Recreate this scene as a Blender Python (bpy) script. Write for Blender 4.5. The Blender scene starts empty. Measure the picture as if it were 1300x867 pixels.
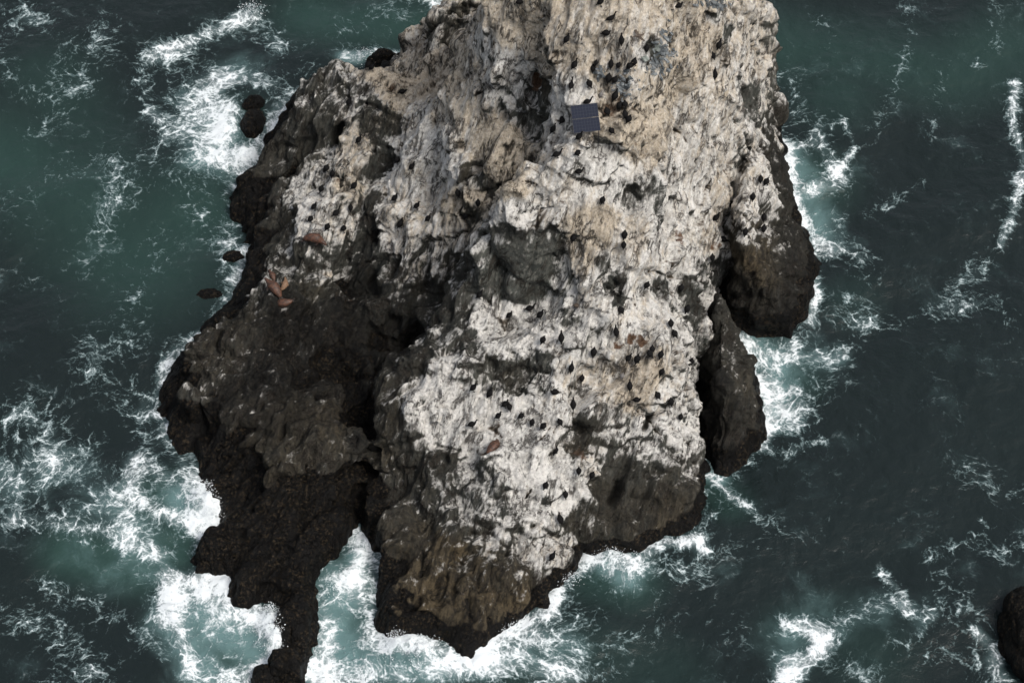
import bpy, bmesh, math, random
import numpy as np
from mathutils import Vector, Matrix
from mathutils.bvhtree import BVHTree
from mathutils.geometry import delaunay_2d_cdt

random.seed(7)
rng = np.random.default_rng(7)
scene = bpy.context.scene
col = scene.collection
R = math.radians

# ------------------------------------------------------------------ camera
PITCH = R(50.0); DIST = 230.0; LENS = 95.0
TARGET = Vector((0, 0, 10.0))
cdir = Vector((0, math.cos(PITCH), -math.sin(PITCH)))
cup = Vector((0, math.sin(PITCH), math.cos(PITCH)))
CAM = TARGET - cdir * DIST
cam_d = bpy.data.cameras.new("camera"); cam = bpy.data.objects.new("camera", cam_d); col.objects.link(cam)
cam.location = CAM
cam.rotation_euler = (R(90) - PITCH, 0, 0)
cam_d.lens = LENS; cam_d.sensor_width = 36.0; cam_d.clip_end = 20000; cam_d.clip_start = 1.0
scene.camera = cam

# ------------------------------------------------------------------ world, sun, exposure
SUN_EL = R(56); SUN_AZ = R(122)      # azimuth measured from +Y (away) towards +X
world = bpy.data.worlds.new("World"); scene.world = world; world.use_nodes = True
wn = world.node_tree
sky = wn.nodes.new("ShaderNodeTexSky"); sky.sky_type = 'NISHITA'; sky.sun_disc = False
sky.sun_elevation = SUN_EL; sky.sun_rotation = SUN_AZ
sky.dust_density = 4.0; sky.air_density = 1.0; sky.ozone_density = 1.0
bg = wn.nodes["Background"]; bg.inputs[1].default_value = 0.145
hs = wn.nodes.new("ShaderNodeHueSaturation"); hs.inputs["Saturation"].default_value = .45
wn.links.new(sky.outputs[0], hs.inputs["Color"]); wn.links.new(hs.outputs[0], bg.inputs[0])
sun_d = bpy.data.lights.new("sun", 'SUN'); sun = bpy.data.objects.new("sun", sun_d); col.objects.link(sun)
sun_d.energy = 2.1; sun_d.angle = R(22); sun_d.color = (1.0, 0.96, 0.9)
sdir = Vector((math.sin(SUN_AZ) * math.cos(SUN_EL), math.cos(SUN_AZ) * math.cos(SUN_EL), math.sin(SUN_EL)))
sun.rotation_euler = sdir.to_track_quat('Z', 'Y').to_euler()
scene.view_settings.view_transform = 'Standard'; scene.view_settings.look = 'None'
scene.view_settings.exposure = 0.08; scene.view_settings.gamma = 1.0
scene.render.engine = 'CYCLES'

# ------------------------------------------------------------------ surveying helpers (photo coordinates 1300 x 867 -> place)
FX = LENS / 36.0 * 1300.0
def ray(px, py):
    a = (px - 650.0) / FX; b = (433.5 - py) / FX
    return (cdir + Vector((1, 0, 0)) * a + cup * b).normalized()
def P(px, py, z=0.0):
    d = ray(px, py)
    t = (z - CAM.z) / d.z
    return CAM + d * t

# ------------------------------------------------------------------ numpy noise
def _h(ix, iy, iz, s):
    h = (ix.astype(np.int64) * 374761393 + iy.astype(np.int64) * 668265263 + iz.astype(np.int64) * 2147483647 + s * 974634777) & 0xffffffff
    h = ((h ^ (h >> 13)) * 1274126177) & 0xffffffff
    h = ((h ^ (h >> 16)) * 2246822519) & 0xffffffff
    return (h ^ (h >> 15)) & 0xffffffff
_gr = rng.normal(size=(256, 3)).astype(np.float32); _gr /= np.linalg.norm(_gr, axis=1)[:, None]
def noise3(p, s=0):
    f = np.floor(p); i = f.astype(np.int64); t = (p - f).astype(np.float32)
    u = t * t * t * (t * (t * 6 - 15) + 10)
    out = 0
    for dx in (0, 1):
        wx = u[:, 0] if dx else 1 - u[:, 0]
        for dy in (0, 1):
            wy = u[:, 1] if dy else 1 - u[:, 1]
            for dz in (0, 1):
                wz = u[:, 2] if dz else 1 - u[:, 2]
                g = _gr[_h(i[:, 0] + dx, i[:, 1] + dy, i[:, 2] + dz, s) & 255]
                d = g[:, 0] * (t[:, 0] - dx) + g[:, 1] * (t[:, 1] - dy) + g[:, 2] * (t[:, 2] - dz)
                out = out + wx * wy * wz * d
    return out * 1.6          # about -1..1
def fbm(p, o=4, s=0, gain=.5, lac=2.03, ridge=False):
    a = 1.0; r = 0; n = 0
    for k in range(o):
        v = noise3(p, s + k)
        if ridge: v = 1 - 2 * np.abs(v)
        r = r + a * v; n += a; a *= gain; p = p * lac
    return r / n
def facets(p, scale, a, tl, s=0, K=16.0):
    """tilted joint blocks blended over narrow seams: displacement and the seam distance"""
    f = np.floor(p).astype(np.int64); n = len(p)
    F1 = np.full(n, 9.0); F2 = np.full(n, 9.0); W = np.zeros(n); D = np.zeros(n)
    for dx in (-1, 0, 1):
        for dy in (-1, 0, 1):
            for dz in (-1, 0, 1):
                c = f + np.array([dx, dy, dz])
                h = _h(c[:, 0], c[:, 1], c[:, 2], s)
                q = np.stack([(h & 1023), ((h >> 10) & 1023), ((h >> 20) & 1023)], 1) / 1278.75 + .1
                l = p - (c + q)
                d = np.sqrt((l * l).sum(1))
                w = np.exp(-K * d)
                tv = (np.stack([h & 255, (h >> 8) & 255, (h >> 16) & 255], 1) / 127.5 - 1.0)
                v = a * (((h >> 5) & 255) / 255. - .5) + tl * .6 * (tv * l * scale).sum(1)
                W += w; D += w * v
                m = d < F1
                F2 = np.where(m, F1, np.minimum(F2, d)); F1 = np.where(m, d, F1)
    return D / W, F2 - F1
def voronoi(p, s=0):
    """F1, F2 and the id/centre of the nearest cell"""
    f = np.floor(p).astype(np.int64)
    n = len(p); F1 = np.full(n, 9.0); F2 = np.full(n, 9.0); ID = np.zeros(n, np.int64); CE = np.zeros((n, 3))
    for dx in (-1, 0, 1):
        for dy in (-1, 0, 1):
            for dz in (-1, 0, 1):
                c = f + np.array([dx, dy, dz])
                h = _h(c[:, 0], c[:, 1], c[:, 2], s)
                q = np.stack([(h & 1023) / 1023., ((h >> 10) & 1023) / 1023., ((h >> 20) & 1023) / 1023.], 1)
                q = c + .1 + .8 * q
                d = np.linalg.norm(p - q, axis=1)
                m = d < F1
                F2 = np.where(m, F1, np.minimum(F2, d))
                F1 = np.where(m, d, F1); ID = np.where(m, h, ID); CE = np.where(m[:, None], q, CE)
    return F1, F2, ID, CE
def sstep(a, b, x):
    t = np.clip((x - a) / (b - a), 0, 1); return t * t * (3 - 2 * t)

def mesh_from(name, V, F, mat=None, smooth=True):
    V = np.asarray(V, np.float32); F = np.asarray(F, np.int32)
    me = bpy.data.meshes.new(name)
    k = F.shape[1]
    me.vertices.add(len(V)); me.vertices.foreach_set("co", V.ravel())
    me.loops.add(F.size); me.loops.foreach_set("vertex_index", F.ravel())
    me.polygons.add(len(F))
    me.polygons.foreach_set("loop_start", np.arange(0, F.size, k, dtype=np.int32))
    me.polygons.foreach_set("loop_total", np.full(len(F), k, np.int32))
    me.update(calc_edges=True)
    me.polygons.foreach_set("use_smooth", np.full(len(F), smooth))
    if mat: me.materials.append(mat)
    return me
def attr(me, name, v):
    if v.ndim == 1:
        a = me.attributes.new(name, 'FLOAT', 'POINT'); a.data.foreach_set("value", v.astype(np.float32))
    else:
        a = me.attributes.new(name, 'FLOAT_VECTOR', 'POINT'); a.data.foreach_set("vector", v.astype(np.float32).ravel())
def link(name, me, parent=None):
    o = bpy.data.objects.new(name, me); col.objects.link(o)
    if parent is not None: o.parent = parent
    return o
def tag(o, label=None, cat=None, group=None, kind=None):
    if label: o["label"] = label
    if cat: o["category"] = cat
    if group: o["group"] = group
    if kind: o["kind"] = kind
    return o
def empty(name, loc=(0, 0, 0), rz=0):
    o = bpy.data.objects.new(name, None); col.objects.link(o); o.location = loc; o.rotation_euler = (0, 0, rz)
    o.empty_display_size = .3
    return o
def remesh(me, voxel, smooth=True):
    o = bpy.data.objects.new("tmp", me); col.objects.link(o)
    m = o.modifiers.new("r", 'REMESH'); m.mode = 'VOXEL'; m.voxel_size = voxel; m.adaptivity = 0; m.use_smooth_shade = smooth
    dg = bpy.context.evaluated_depsgraph_get(); dg.update()
    e = o.evaluated_get(dg).to_mesh()
    V = np.empty(len(e.vertices) * 3, np.float32); e.vertices.foreach_get("co", V); V = V.reshape(-1, 3)
    L = np.empty(len(e.loops), np.int32); e.loops.foreach_get("vertex_index", L)
    F = L.reshape(-1, 4)
    o.evaluated_get(dg).to_mesh_clear()
    bpy.data.objects.remove(o); bpy.data.meshes.remove(me)
    return V.astype(np.float64), F
def vnormals(V, F):
    a = V[F[:, 2]] - V[F[:, 0]]; b = V[F[:, 3]] - V[F[:, 1]]
    n = np.cross(a, b); N = np.zeros_like(V)
    for k in range(4):
        for c in range(3): N[:, c] += np.bincount(F[:, k], n[:, c], len(V))
    return N / (np.linalg.norm(N, axis=1)[:, None] + 1e-9)
def smooth_field(X, F, it):
    n = len(X)
    for _ in range(it):
        S = np.zeros_like(X); C = np.zeros(n)
        for k in range(4):
            a, b = F[:, k], F[:, (k + 1) % 4]
            C += np.bincount(a, minlength=n)
            for c in range(X.shape[1]): S[:, c] += np.bincount(a, X[b, c], n)
        X = S / np.maximum(C, 1)[:, None]
    return X

# beds and joints run down the faces, to the left and towards the viewer's side
E3 = np.array((-.26, -.60, -.75)); E3 /= np.linalg.norm(E3)
E1 = np.cross(E3, (0, .75, -.6)); E1 /= np.linalg.norm(E1); E2 = np.cross(E3, E1)
ROTB = np.array([E1, E2, E3])

# ------------------------------------------------------------------ node helpers
class NT:
    def __init__(s, name):
        s.m = bpy.data.materials.new(name); s.m.use_nodes = True; s.t = s.m.node_tree; s.t.nodes.clear()
    def n(s, typ, ins=None, **kw):
        n = s.t.nodes.new(typ)
        for k, v in kw.items(): setattr(n, k, v)
        for k, v in (ins or {}).items(): s.set(n, k, v)
        return n
    def set(s, n, k, v):
        i = n.inputs[k]
        if isinstance(v, bpy.types.Node): s.t.links.new(v.outputs[0], i)
        elif isinstance(v, bpy.types.NodeSocket): s.t.links.new(v, i)
        else: i.default_value = v
    def math(s, op, a, b=0.0, c=None, clamp=False):
        n = s.n("ShaderNodeMath", operation=op); n.use_clamp = clamp
        s.set(n, 0, a); s.set(n, 1, b)
        if c is not None: s.set(n, 2, c)
        return n.outputs[0]
    def ss(s, x, a, b):
        n = s.n("ShaderNodeMapRange", interpolation_type='SMOOTHSTEP'); n.clamp = True
        s.set(n, 0, x); s.set(n, 1, a); s.set(n, 2, b); return n.outputs[0]
    def mix(s, f, a, b):
        n = s.n("ShaderNodeMix", data_type='RGBA'); s.set(n, 0, f); s.set(n, 6, a); s.set(n, 7, b); return n.outputs[2]
    def noise(s, vec, scale, detail=5, rough=.55, dist=0.0):
        n = s.n("ShaderNodeTexNoise", {"Vector": vec, "Scale": scale, "Detail": detail, "Roughness": rough, "Distortion": dist}); return n.outputs[0]
    def attr(s, name): return s.n("ShaderNodeAttribute", attribute_name=name)
    def vmul(s, v, xyz):
        n = s.n("ShaderNodeVectorMath", operation='MULTIPLY'); s.set(n, 0, v); n.inputs[1].default_value = xyz; return n.outputs[0]
def rgb(*c): return (c[0], c[1], c[2], 1.0)

# ------------------------------------------------------------------ materials
def rock_material():
    T = NT("sea_rock")
    pos = T.n("ShaderNodeNewGeometry").outputs["Position"]
    nrm = T.n("ShaderNodeNewGeometry").outputs["Normal"]
    sep = T.n("ShaderNodeSeparateXYZ"); T.set(sep, 0, nrm)
    G = T.attr("guano").outputs["Fac"]; TA = T.attr("tan").outputs["Fac"]; BR = T.attr("brown").outputs["Fac"]
    WET = T.attr("wet").outputs["Fac"]; CAV = T.attr("cavity").outputs["Fac"]; BLK = T.attr("slate").outputs["Fac"]
    RED = T.attr("rust").outputs["Fac"]
    def dot(e):
        n = T.n("ShaderNodeVectorMath", operation='DOT_PRODUCT'); T.set(n, 0, pos); n.inputs[1].default_value = tuple(e); return n.outputs["Value"]
    bed = T.n("ShaderNodeCombineXYZ"); T.set(bed, 0, dot(E1)); T.set(bed, 1, dot(E2)); T.set(bed, 2, dot(E3)); bed = bed.outputs[0]
    streakv = T.vmul(bed, (1.3, 1.3, 0.26))
    n1 = T.noise(T.vmul(bed, (1.0, 1.0, .55)), 0.6, 9, .66, .2)
    n2 = T.noise(streakv, 1.5, 8, .66, .25)
    n3 = T.noise(pos, 4.0, 8, .78)
    n4 = T.noise(T.vmul(bed, (1.1, 1.1, .42)), 3.6, 6, .68, .2)
    def fiss(vec, scale, k, lo, dist=.15):
        n = T.noise(vec, scale, 5, .6, dist); a = T.math('ABSOLUTE', T.math('MULTIPLY_ADD', n, 2.0, -1.0))
        return T.ss(T.math('SUBTRACT', 1.0, T.math('MULTIPLY', a, k)), lo, 1.0)
    fv = T.vmul(bed, (1.0, 1.0, .28))
    gate = T.ss(T.noise(pos, .35, 3, .6), .46, .60); gate2 = T.ss(T.noise(pos, .7, 3, .6), .46, .58)
    fi = T.math('MAXIMUM', T.math('MULTIPLY', fiss(fv, .42, 7.0, .45), gate), T.math('MULTIPLY', fiss(fv, 1.15, 6.5, .4), gate2))
    fi2 = T.math('MULTIPLY', fiss(T.vmul(bed, (1.0, 1.0, .4)), 2.6, 5.0, .35), T.ss(n1, .42, .62))
    # guano cover
    c = T.math('MULTIPLY_ADD', G, 2.05, -0.55)
    c = T.math('ADD', c, T.math('MULTIPLY_ADD', n1, 2.2, -1.1))
    c = T.math('ADD', c, T.math('MULTIPLY_ADD', n2, 2.4, -1.2))
    c = T.math('ADD', c, T.math('MULTIPLY_ADD', n4, 1.0, -.5))
    c = T.math('ADD', c, T.math('MULTIPLY_ADD', sep.outputs[2], 1.0, -.5))
    c = T.math('ADD', c, T.math('MULTIPLY', CAV, .55))
    g = T.ss(c, 0.18, 0.95)
    # bare rock
    dark = T.mix(T.ss(n1, .35, .65), rgb(.035, .038, .034), rgb(.115, .12, .105))
    dark = T.mix(T.ss(n4, .42, .72), dark, rgb(.19, .185, .16))
    brown = T.mix(T.ss(n2, .35, .65), rgb(.028, .022, .014), rgb(.135, .104, .062))
    bare = T.mix(BR, dark, brown)
    black = T.mix(T.ss(n2, .35, .68), rgb(.003, .003, .003), rgb(.015, .014, .0115))
    black = T.mix(T.ss(n3, .56, .70), black, rgb(.055, .046, .032))
    black = T.mix(T.ss(n1, .55, .72), black, rgb(.035, .035, .032))
    bare = T.mix(BLK, bare, black)  # black of the dark rock, with left flank shade put into the colour
    # guano colours
    tan = T.mix(T.ss(n3, .35, .65), rgb(.45, .37, .27), rgb(.74, .655, .535))
    white = T.mix(T.ss(n3, .3, .6), rgb(.54, .515, .48), rgb(.87, .845, .79))
    tf = T.ss(T.math('ADD', T.math('ADD', TA, .12), T.math('MULTIPLY_ADD', n2, 1.8, -.9)), .3, .9)
    gc = T.mix(tf, white, tan)
    gc = T.mix(T.ss(n4, .45, .30), gc, rgb(.27, .25, .22))
    gc = T.mix(T.ss(T.math('ADD', CAV, T.math('MULTIPLY', n2, .3)), -.10, -.55), gc, rgb(.16, .125, .09))
    base = T.mix(g, bare, gc)
    base = T.mix(T.math('MULTIPLY', fi, .88), base, rgb(.035, .030, .024))
    base = T.mix(T.math('MULTIPLY', fi2, .35), base, rgb(.07, .06, .05))
    # rust brown nests and stains
    rust = T.mix(T.ss(n3, .35, .7), rgb(.10, .05, .03), rgb(.22, .15, .10))
    base = T.mix(T.ss(T.math('ADD', RED, T.math('MULTIPLY_ADD', n2, .8, -.4)), .4, .75), base, rust)
    # mussel and weed belt just above the water
    wetc = T.mix(T.ss(n3, .51, .62), rgb(.0045, .0042, .0038), rgb(.06, .044, .027))
    wetc = T.mix(T.ss(n1, .52, .40), wetc, rgb(.006, .0055, .005))
    wf = T.ss(T.math('ADD', WET, T.math('MULTIPLY_ADD', n1, .9, -.45)), .35, .65)
    base = T.mix(wf, base, wetc)
    # deep joints hold black dirt
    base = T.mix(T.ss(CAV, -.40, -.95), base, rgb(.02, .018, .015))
    rough = T.math('SUBTRACT', .92, T.math('MAXIMUM', T.math('MULTIPLY', wf, .42), T.math('MULTIPLY', T.math('MULTIPLY', BLK, T.math('SUBTRACT', 1.0, g)), .38)))
    bmp1 = T.n("ShaderNodeBump", {"Strength": .9, "Distance": .4, "Height": T.math('SUBTRACT', T.math('ADD', n2, T.math('MULTIPLY', n4, .7)), T.math('ADD', T.math('MULTIPLY', fi, .9), T.math('MULTIPLY', fi2, .3)))})
    bmp2 = T.n("ShaderNodeBump", {"Strength": 1.0, "Distance": .16, "Height": n3, "Normal": bmp1})
    b = T.n("ShaderNodeBsdfPrincipled", {"Base Color": base, "Roughness": rough, "Normal": bmp2, "Specular IOR Level": .14})
    o = T.n("ShaderNodeOutputMaterial", {"Surface": b})
    return T.m
ROCK = rock_material()

def sea_material():
    T = NT("sea_water")
    q = T.attr("flow").outputs["Vector"]; F = T.attr("foam").outputs["Fac"]; TU = T.attr("teal").outputs["Fac"]; MI = T.attr("milk").outputs["Fac"]
    pos = T.n("ShaderNodeNewGeometry").outputs["Position"]
    def ridged(vec, scale, det, rough, dist, k):
        n = T.noise(vec, scale, det, rough, dist)
        a = T.math('ABSOLUTE', T.math('MULTIPLY_ADD', n, 2.0, -1.0))
        return T.math('POWER', T.math('SUBTRACT', 1.0, T.math('MULTIPLY', a, k), clamp=True), 1.5)        # 1 on the filament
    r1 = ridged(q, .36, 3, .55, .5, 4.0)
    r2 = ridged(q, .95, 3, .6, .6, 3.6)
    r3 = ridged(q, 2.6, 3, .6, .4, 3.2)
    wv = T.n("ShaderNodeTexNoise", {"Vector": q, "Scale": .9, "Detail": 3.0}).outputs[1]
    qv = T.n("ShaderNodeVectorMath", operation='MULTIPLY_ADD'); T.set(qv, 0, wv); qv.inputs[1].default_value = (1.6, 1.6, 0); T.set(qv, 2, q)
    def web(scale, wd):
        v = T.n("ShaderNodeTexVoronoi", {"Vector": qv, "Scale": scale}, feature='DISTANCE_TO_EDGE', voronoi_dimensions='2D')
        return T.ss(v.outputs["Distance"], wd, 0.0)
    v1 = web(.55, .13); v2 = web(1.5, .16)
    nb = T.noise(q, .22, 6, .62, .3)
    nm = T.noise(q, 1.1, 5, .65, .3)
    nf = T.noise(pos, 6.0, 4, .7)
    pat = T.math('ADD', T.math('MULTIPLY', r1, .30), T.math('ADD', T.math('MULTIPLY', r2, .40), T.math('MULTIPLY', r3, .30)))
    pat = T.math('ADD', pat, T.math('ADD', T.math('MULTIPLY', v1, .38), T.math('MULTIPLY', v2, .28)))
    pat = T.math('ADD', pat, T.math('MULTIPLY_ADD', nb, 2.6, -1.3))
    pat = T.math('ADD', pat, T.math('MULTIPLY_ADD', nm, 1.6, -.8))
    pat = T.math('ADD', pat, T.math('MULTIPLY_ADD', nf, .55, -.27))
    c = T.math('ADD', pat, T.math('MULTIPLY_ADD', F, 1.2, -1.12))
    f = T.ss(c, -.15, .95)
    f = T.math('MULTIPLY', f, T.math('MULTIPLY_ADD', T.ss(F, .02, .26), .82, .18))
    body = T.math('MULTIPLY', T.ss(T.math('ADD', F, T.math('MULTIPLY_ADD', nb, 1.6, -.8)), .35, 1.15), .62)
    f = T.math('MAXIMUM', f, body)
    deep = T.mix(TU, rgb(.0085, .0118, .0128), rgb(.021, .046, .0395))
    deep = T.mix(T.math('MULTIPLY', T.ss(T.math('ADD', MI, T.math('MULTIPLY_ADD', nb, 1.2, -.6)), .05, 1.0), .9), deep, rgb(.13, .22, .22))
    foamc = T.mix(T.ss(T.math('ADD', c, T.math('MULTIPLY', body, .8)), .10, 1.5), rgb(.15, .235, .24), rgb(.76, .80, .81))
    base = T.mix(f, deep, foamc)
    w1 = T.noise(pos, 1.1, 5, .6, .3); w2 = T.noise(pos, 4.5, 4, .6)
    b1 = T.n("ShaderNodeBump", {"Strength": .45, "Distance": .3, "Height": w1})
    b2 = T.n("ShaderNodeBump", {"Strength": .35, "Distance": .05, "Height": w2, "Normal": b1})
    b3 = T.n("ShaderNodeBump", {"Strength": .6, "Distance": .12, "Height": f, "Normal": b2})
    rough = T.math('MULTIPLY_ADD', f, .6, .18)
    b = T.n("ShaderNodeBsdfPrincipled", {"Base Color": base, "Roughness": rough, "Normal": b3, "IOR": 1.33, "Specular IOR Level": .4})
    T.n("ShaderNodeOutputMaterial", {"Surface": b})
    return T.m
SEA = sea_material()

def simple(name, c1, c2=None, rough=.6, scale=20, metal=0.0, bump=.2, bd=.01, spec=.5):
    T = NT(name)
    pos = T.n("ShaderNodeTexCoord").outputs["Object"]
    n = T.noise(pos, scale, 4, .6)
    base = T.mix(T.ss(n, .35, .65), rgb(*c1), rgb(*(c2 or c1)))
    bp = T.n("ShaderNodeBump", {"Strength": bump, "Distance": bd, "Height": n})
    b = T.n("ShaderNodeBsdfPrincipled", {"Base Color": base, "Roughness": rough, "Metallic": metal, "Normal": bp, "Specular IOR Level": spec})
    T.n("ShaderNodeOutputMaterial", {"Surface": b})
    return T.m

# ------------------------------------------------------------------ rock builder
def seg_dist(X, Y, A, B):
    ax, ay = A; bx, by = B; dx, dy = bx - ax, by - ay
    t = np.clip(((X - ax) * dx + (Y - ay) * dy) / (dx * dx + dy * dy + 1e-9), 0, 1)
    return np.hypot(X - ax - t * dx, Y - ay - t * dy)
def coast_field(X, Y, poly, steep):
    n = len(poly); D = np.full(X.shape, 1e9); inside = np.zeros(X.shape, bool)
    W = np.zeros(X.shape); S = np.zeros(X.shape)
    for k in range(n):
        A = poly[k]; B = poly[(k + 1) % n]
        d = seg_dist(X, Y, A, B); D = np.minimum(D, d)
        w = 1 / (d + .3) ** 4; W += w; S += w * (steep[k] + steep[(k + 1) % n]) / 2
        cond = ((A[1] > Y) != (B[1] > Y)) & (X < (B[0] - A[0]) * (Y - A[1]) / (B[1] - A[1] + 1e-12) + A[0])
        inside ^= cond
    return np.where(inside, D, -D), S / W
def tps_fit(C, z, lam=.15):
    n = len(C)
    d = np.linalg.norm(C[:, None] - C[None], axis=2)
    K = np.where(d > 0, d * d * np.log(d + 1e-9), 0) + lam * np.eye(n) * 10
    Pm = np.hstack([np.ones((n, 1)), C])
    A = np.zeros((n + 3, n + 3)); A[:n, :n] = K; A[:n, n:] = Pm; A[n:, :n] = Pm.T
    s = np.linalg.solve(A, np.concatenate([z, np.zeros(3)]))
    return s[:n], s[n:]
def facet_eval(C, z, X, Y, base):
    """flat faces between the survey points: crisp ridges and gullies"""
    vs, es, fs, ov, oe, of = delaunay_2d_cdt([Vector((float(c[0]), float(c[1]))) for c in C], [], [], 0, 1e-4)
    zz = [float(np.mean([z[i] for i in o])) for o in ov]
    out = base.copy()
    for f in fs:
        a, b, c = (vs[i] for i in f); za, zb, zc = (zz[i] for i in f)
        det = (b.y - c.y) * (a.x - c.x) + (c.x - b.x) * (a.y - c.y)
        if abs(det) < 1e-6: continue
        j0 = np.searchsorted(X[0], min(a.x, b.x, c.x)) - 1; j1 = np.searchsorted(X[0], max(a.x, b.x, c.x)) + 1
        i0 = np.searchsorted(Y[:, 0], min(a.y, b.y, c.y)) - 1; i1 = np.searchsorted(Y[:, 0], max(a.y, b.y, c.y)) + 1
        sl = (slice(max(i0, 0), i1), slice(max(j0, 0), j1)); x = X[sl]; y = Y[sl]
        l1 = ((b.y - c.y) * (x - c.x) + (c.x - b.x) * (y - c.y)) / det; l2 = ((c.y - a.y) * (x - c.x) + (a.x - c.x) * (y - c.y)) / det; l3 = 1 - l1 - l2
        m = (l1 >= -1e-6) & (l2 >= -1e-6) & (l3 >= -1e-6)
        out[sl] = np.where(m, l1 * za + l2 * zb + l3 * zc, out[sl])
    return out
def tps_eval(C, w, a, X, Y):
    r = a[0] + a[1] * X + a[2] * Y
    for k in range(len(C)):
        d2 = (X - C[k, 0]) ** 2 + (Y - C[k, 1]) ** 2
        r = r + w[k] * .5 * d2 * np.log(d2 + 1e-9)
    return r

def rock_solid(coast, ctrl, step=.3, voxel=.13, lam=.15):
    """closed solid between a height surface and a floor under the sea, remeshed evenly"""
    poly = [(P(c[0], c[1]).x, P(c[0], c[1]).y) for c in coast]; st = [c[2] if len(c) > 2 else 2.4 for c in coast]
    C = []; Z = []
    for c in ctrl:
        if len(c) == 4: p = P(c[0], c[1], 0); Z.append(c[2])       # ('ground point', height)
        else: p = P(c[0], c[1], c[2]); Z.append(c[2])
        C.append((p.x, p.y))
    C = np.array(C); Z = np.array(Z, float)
    w, a = tps_fit(C, Z, lam)
    xs = np.arange(min(p[0] for p in poly) - 3, max(p[0] for p in poly) + 3, step)
    ys = np.arange(min(p[1] for p in poly) - 3, max(p[1] for p in poly) + 3, step)
    X, Y = np.meshgrid(xs, ys)
    pw = np.stack([X.ravel(), Y.ravel(), 0 * X.ravel()], 1)
    jx = fbm(pw * .35, 3, 11).reshape(X.shape) * 1.0; jy = fbm(pw * .35, 3, 17).reshape(X.shape) * 1.0
    D, S = coast_field(X + jx * .6, Y + jy * .6, poly, st)
    T = tps_eval(C, w, a, X, Y)
    T = .25 * T + .75 * facet_eval(C, Z, X, Y, T) if len(C) > 8 else T
    wall = np.where(D > 0, S * D - .1, D * 1.6 - .1)
    wall = np.where(D > 0, np.maximum(wall, S * D - .1 ), wall)
    k = .5
    H = np.minimum(T, wall)
    H = -np.logaddexp(-T / k, -wall / k) * k       # soft minimum
    H = np.maximum(H, -2.6)
    ny, nx = X.shape; idx = np.arange(nx * ny).reshape(ny, nx)
    top = np.stack([X, Y, H], 2).reshape(-1, 3); bot = np.stack([X, Y, np.full(X.shape, -3.2)], 2).reshape(-1, 3)
    q = np.stack([idx[:-1, :-1], idx[:-1, 1:], idx[1:, 1:], idx[1:, :-1]], 2).reshape(-1, 4)
    N = nx * ny
    fs = [q, q[:, ::-1] + N]
    for e, flip in ((idx[0, :], 0), (idx[-1, :], 1), (idx[:, 0], 1), (idx[:, -1], 0)):
        s = np.stack([e[:-1], e[:-1] + N, e[1:] + N, e[1:]], 1)
        fs.append(s[:, ::-1] if flip else s)
    me = mesh_from("solid", np.vstack([top, bot]), np.vstack(fs))
    V, F = remesh(me, voxel)
    return V, F
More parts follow.
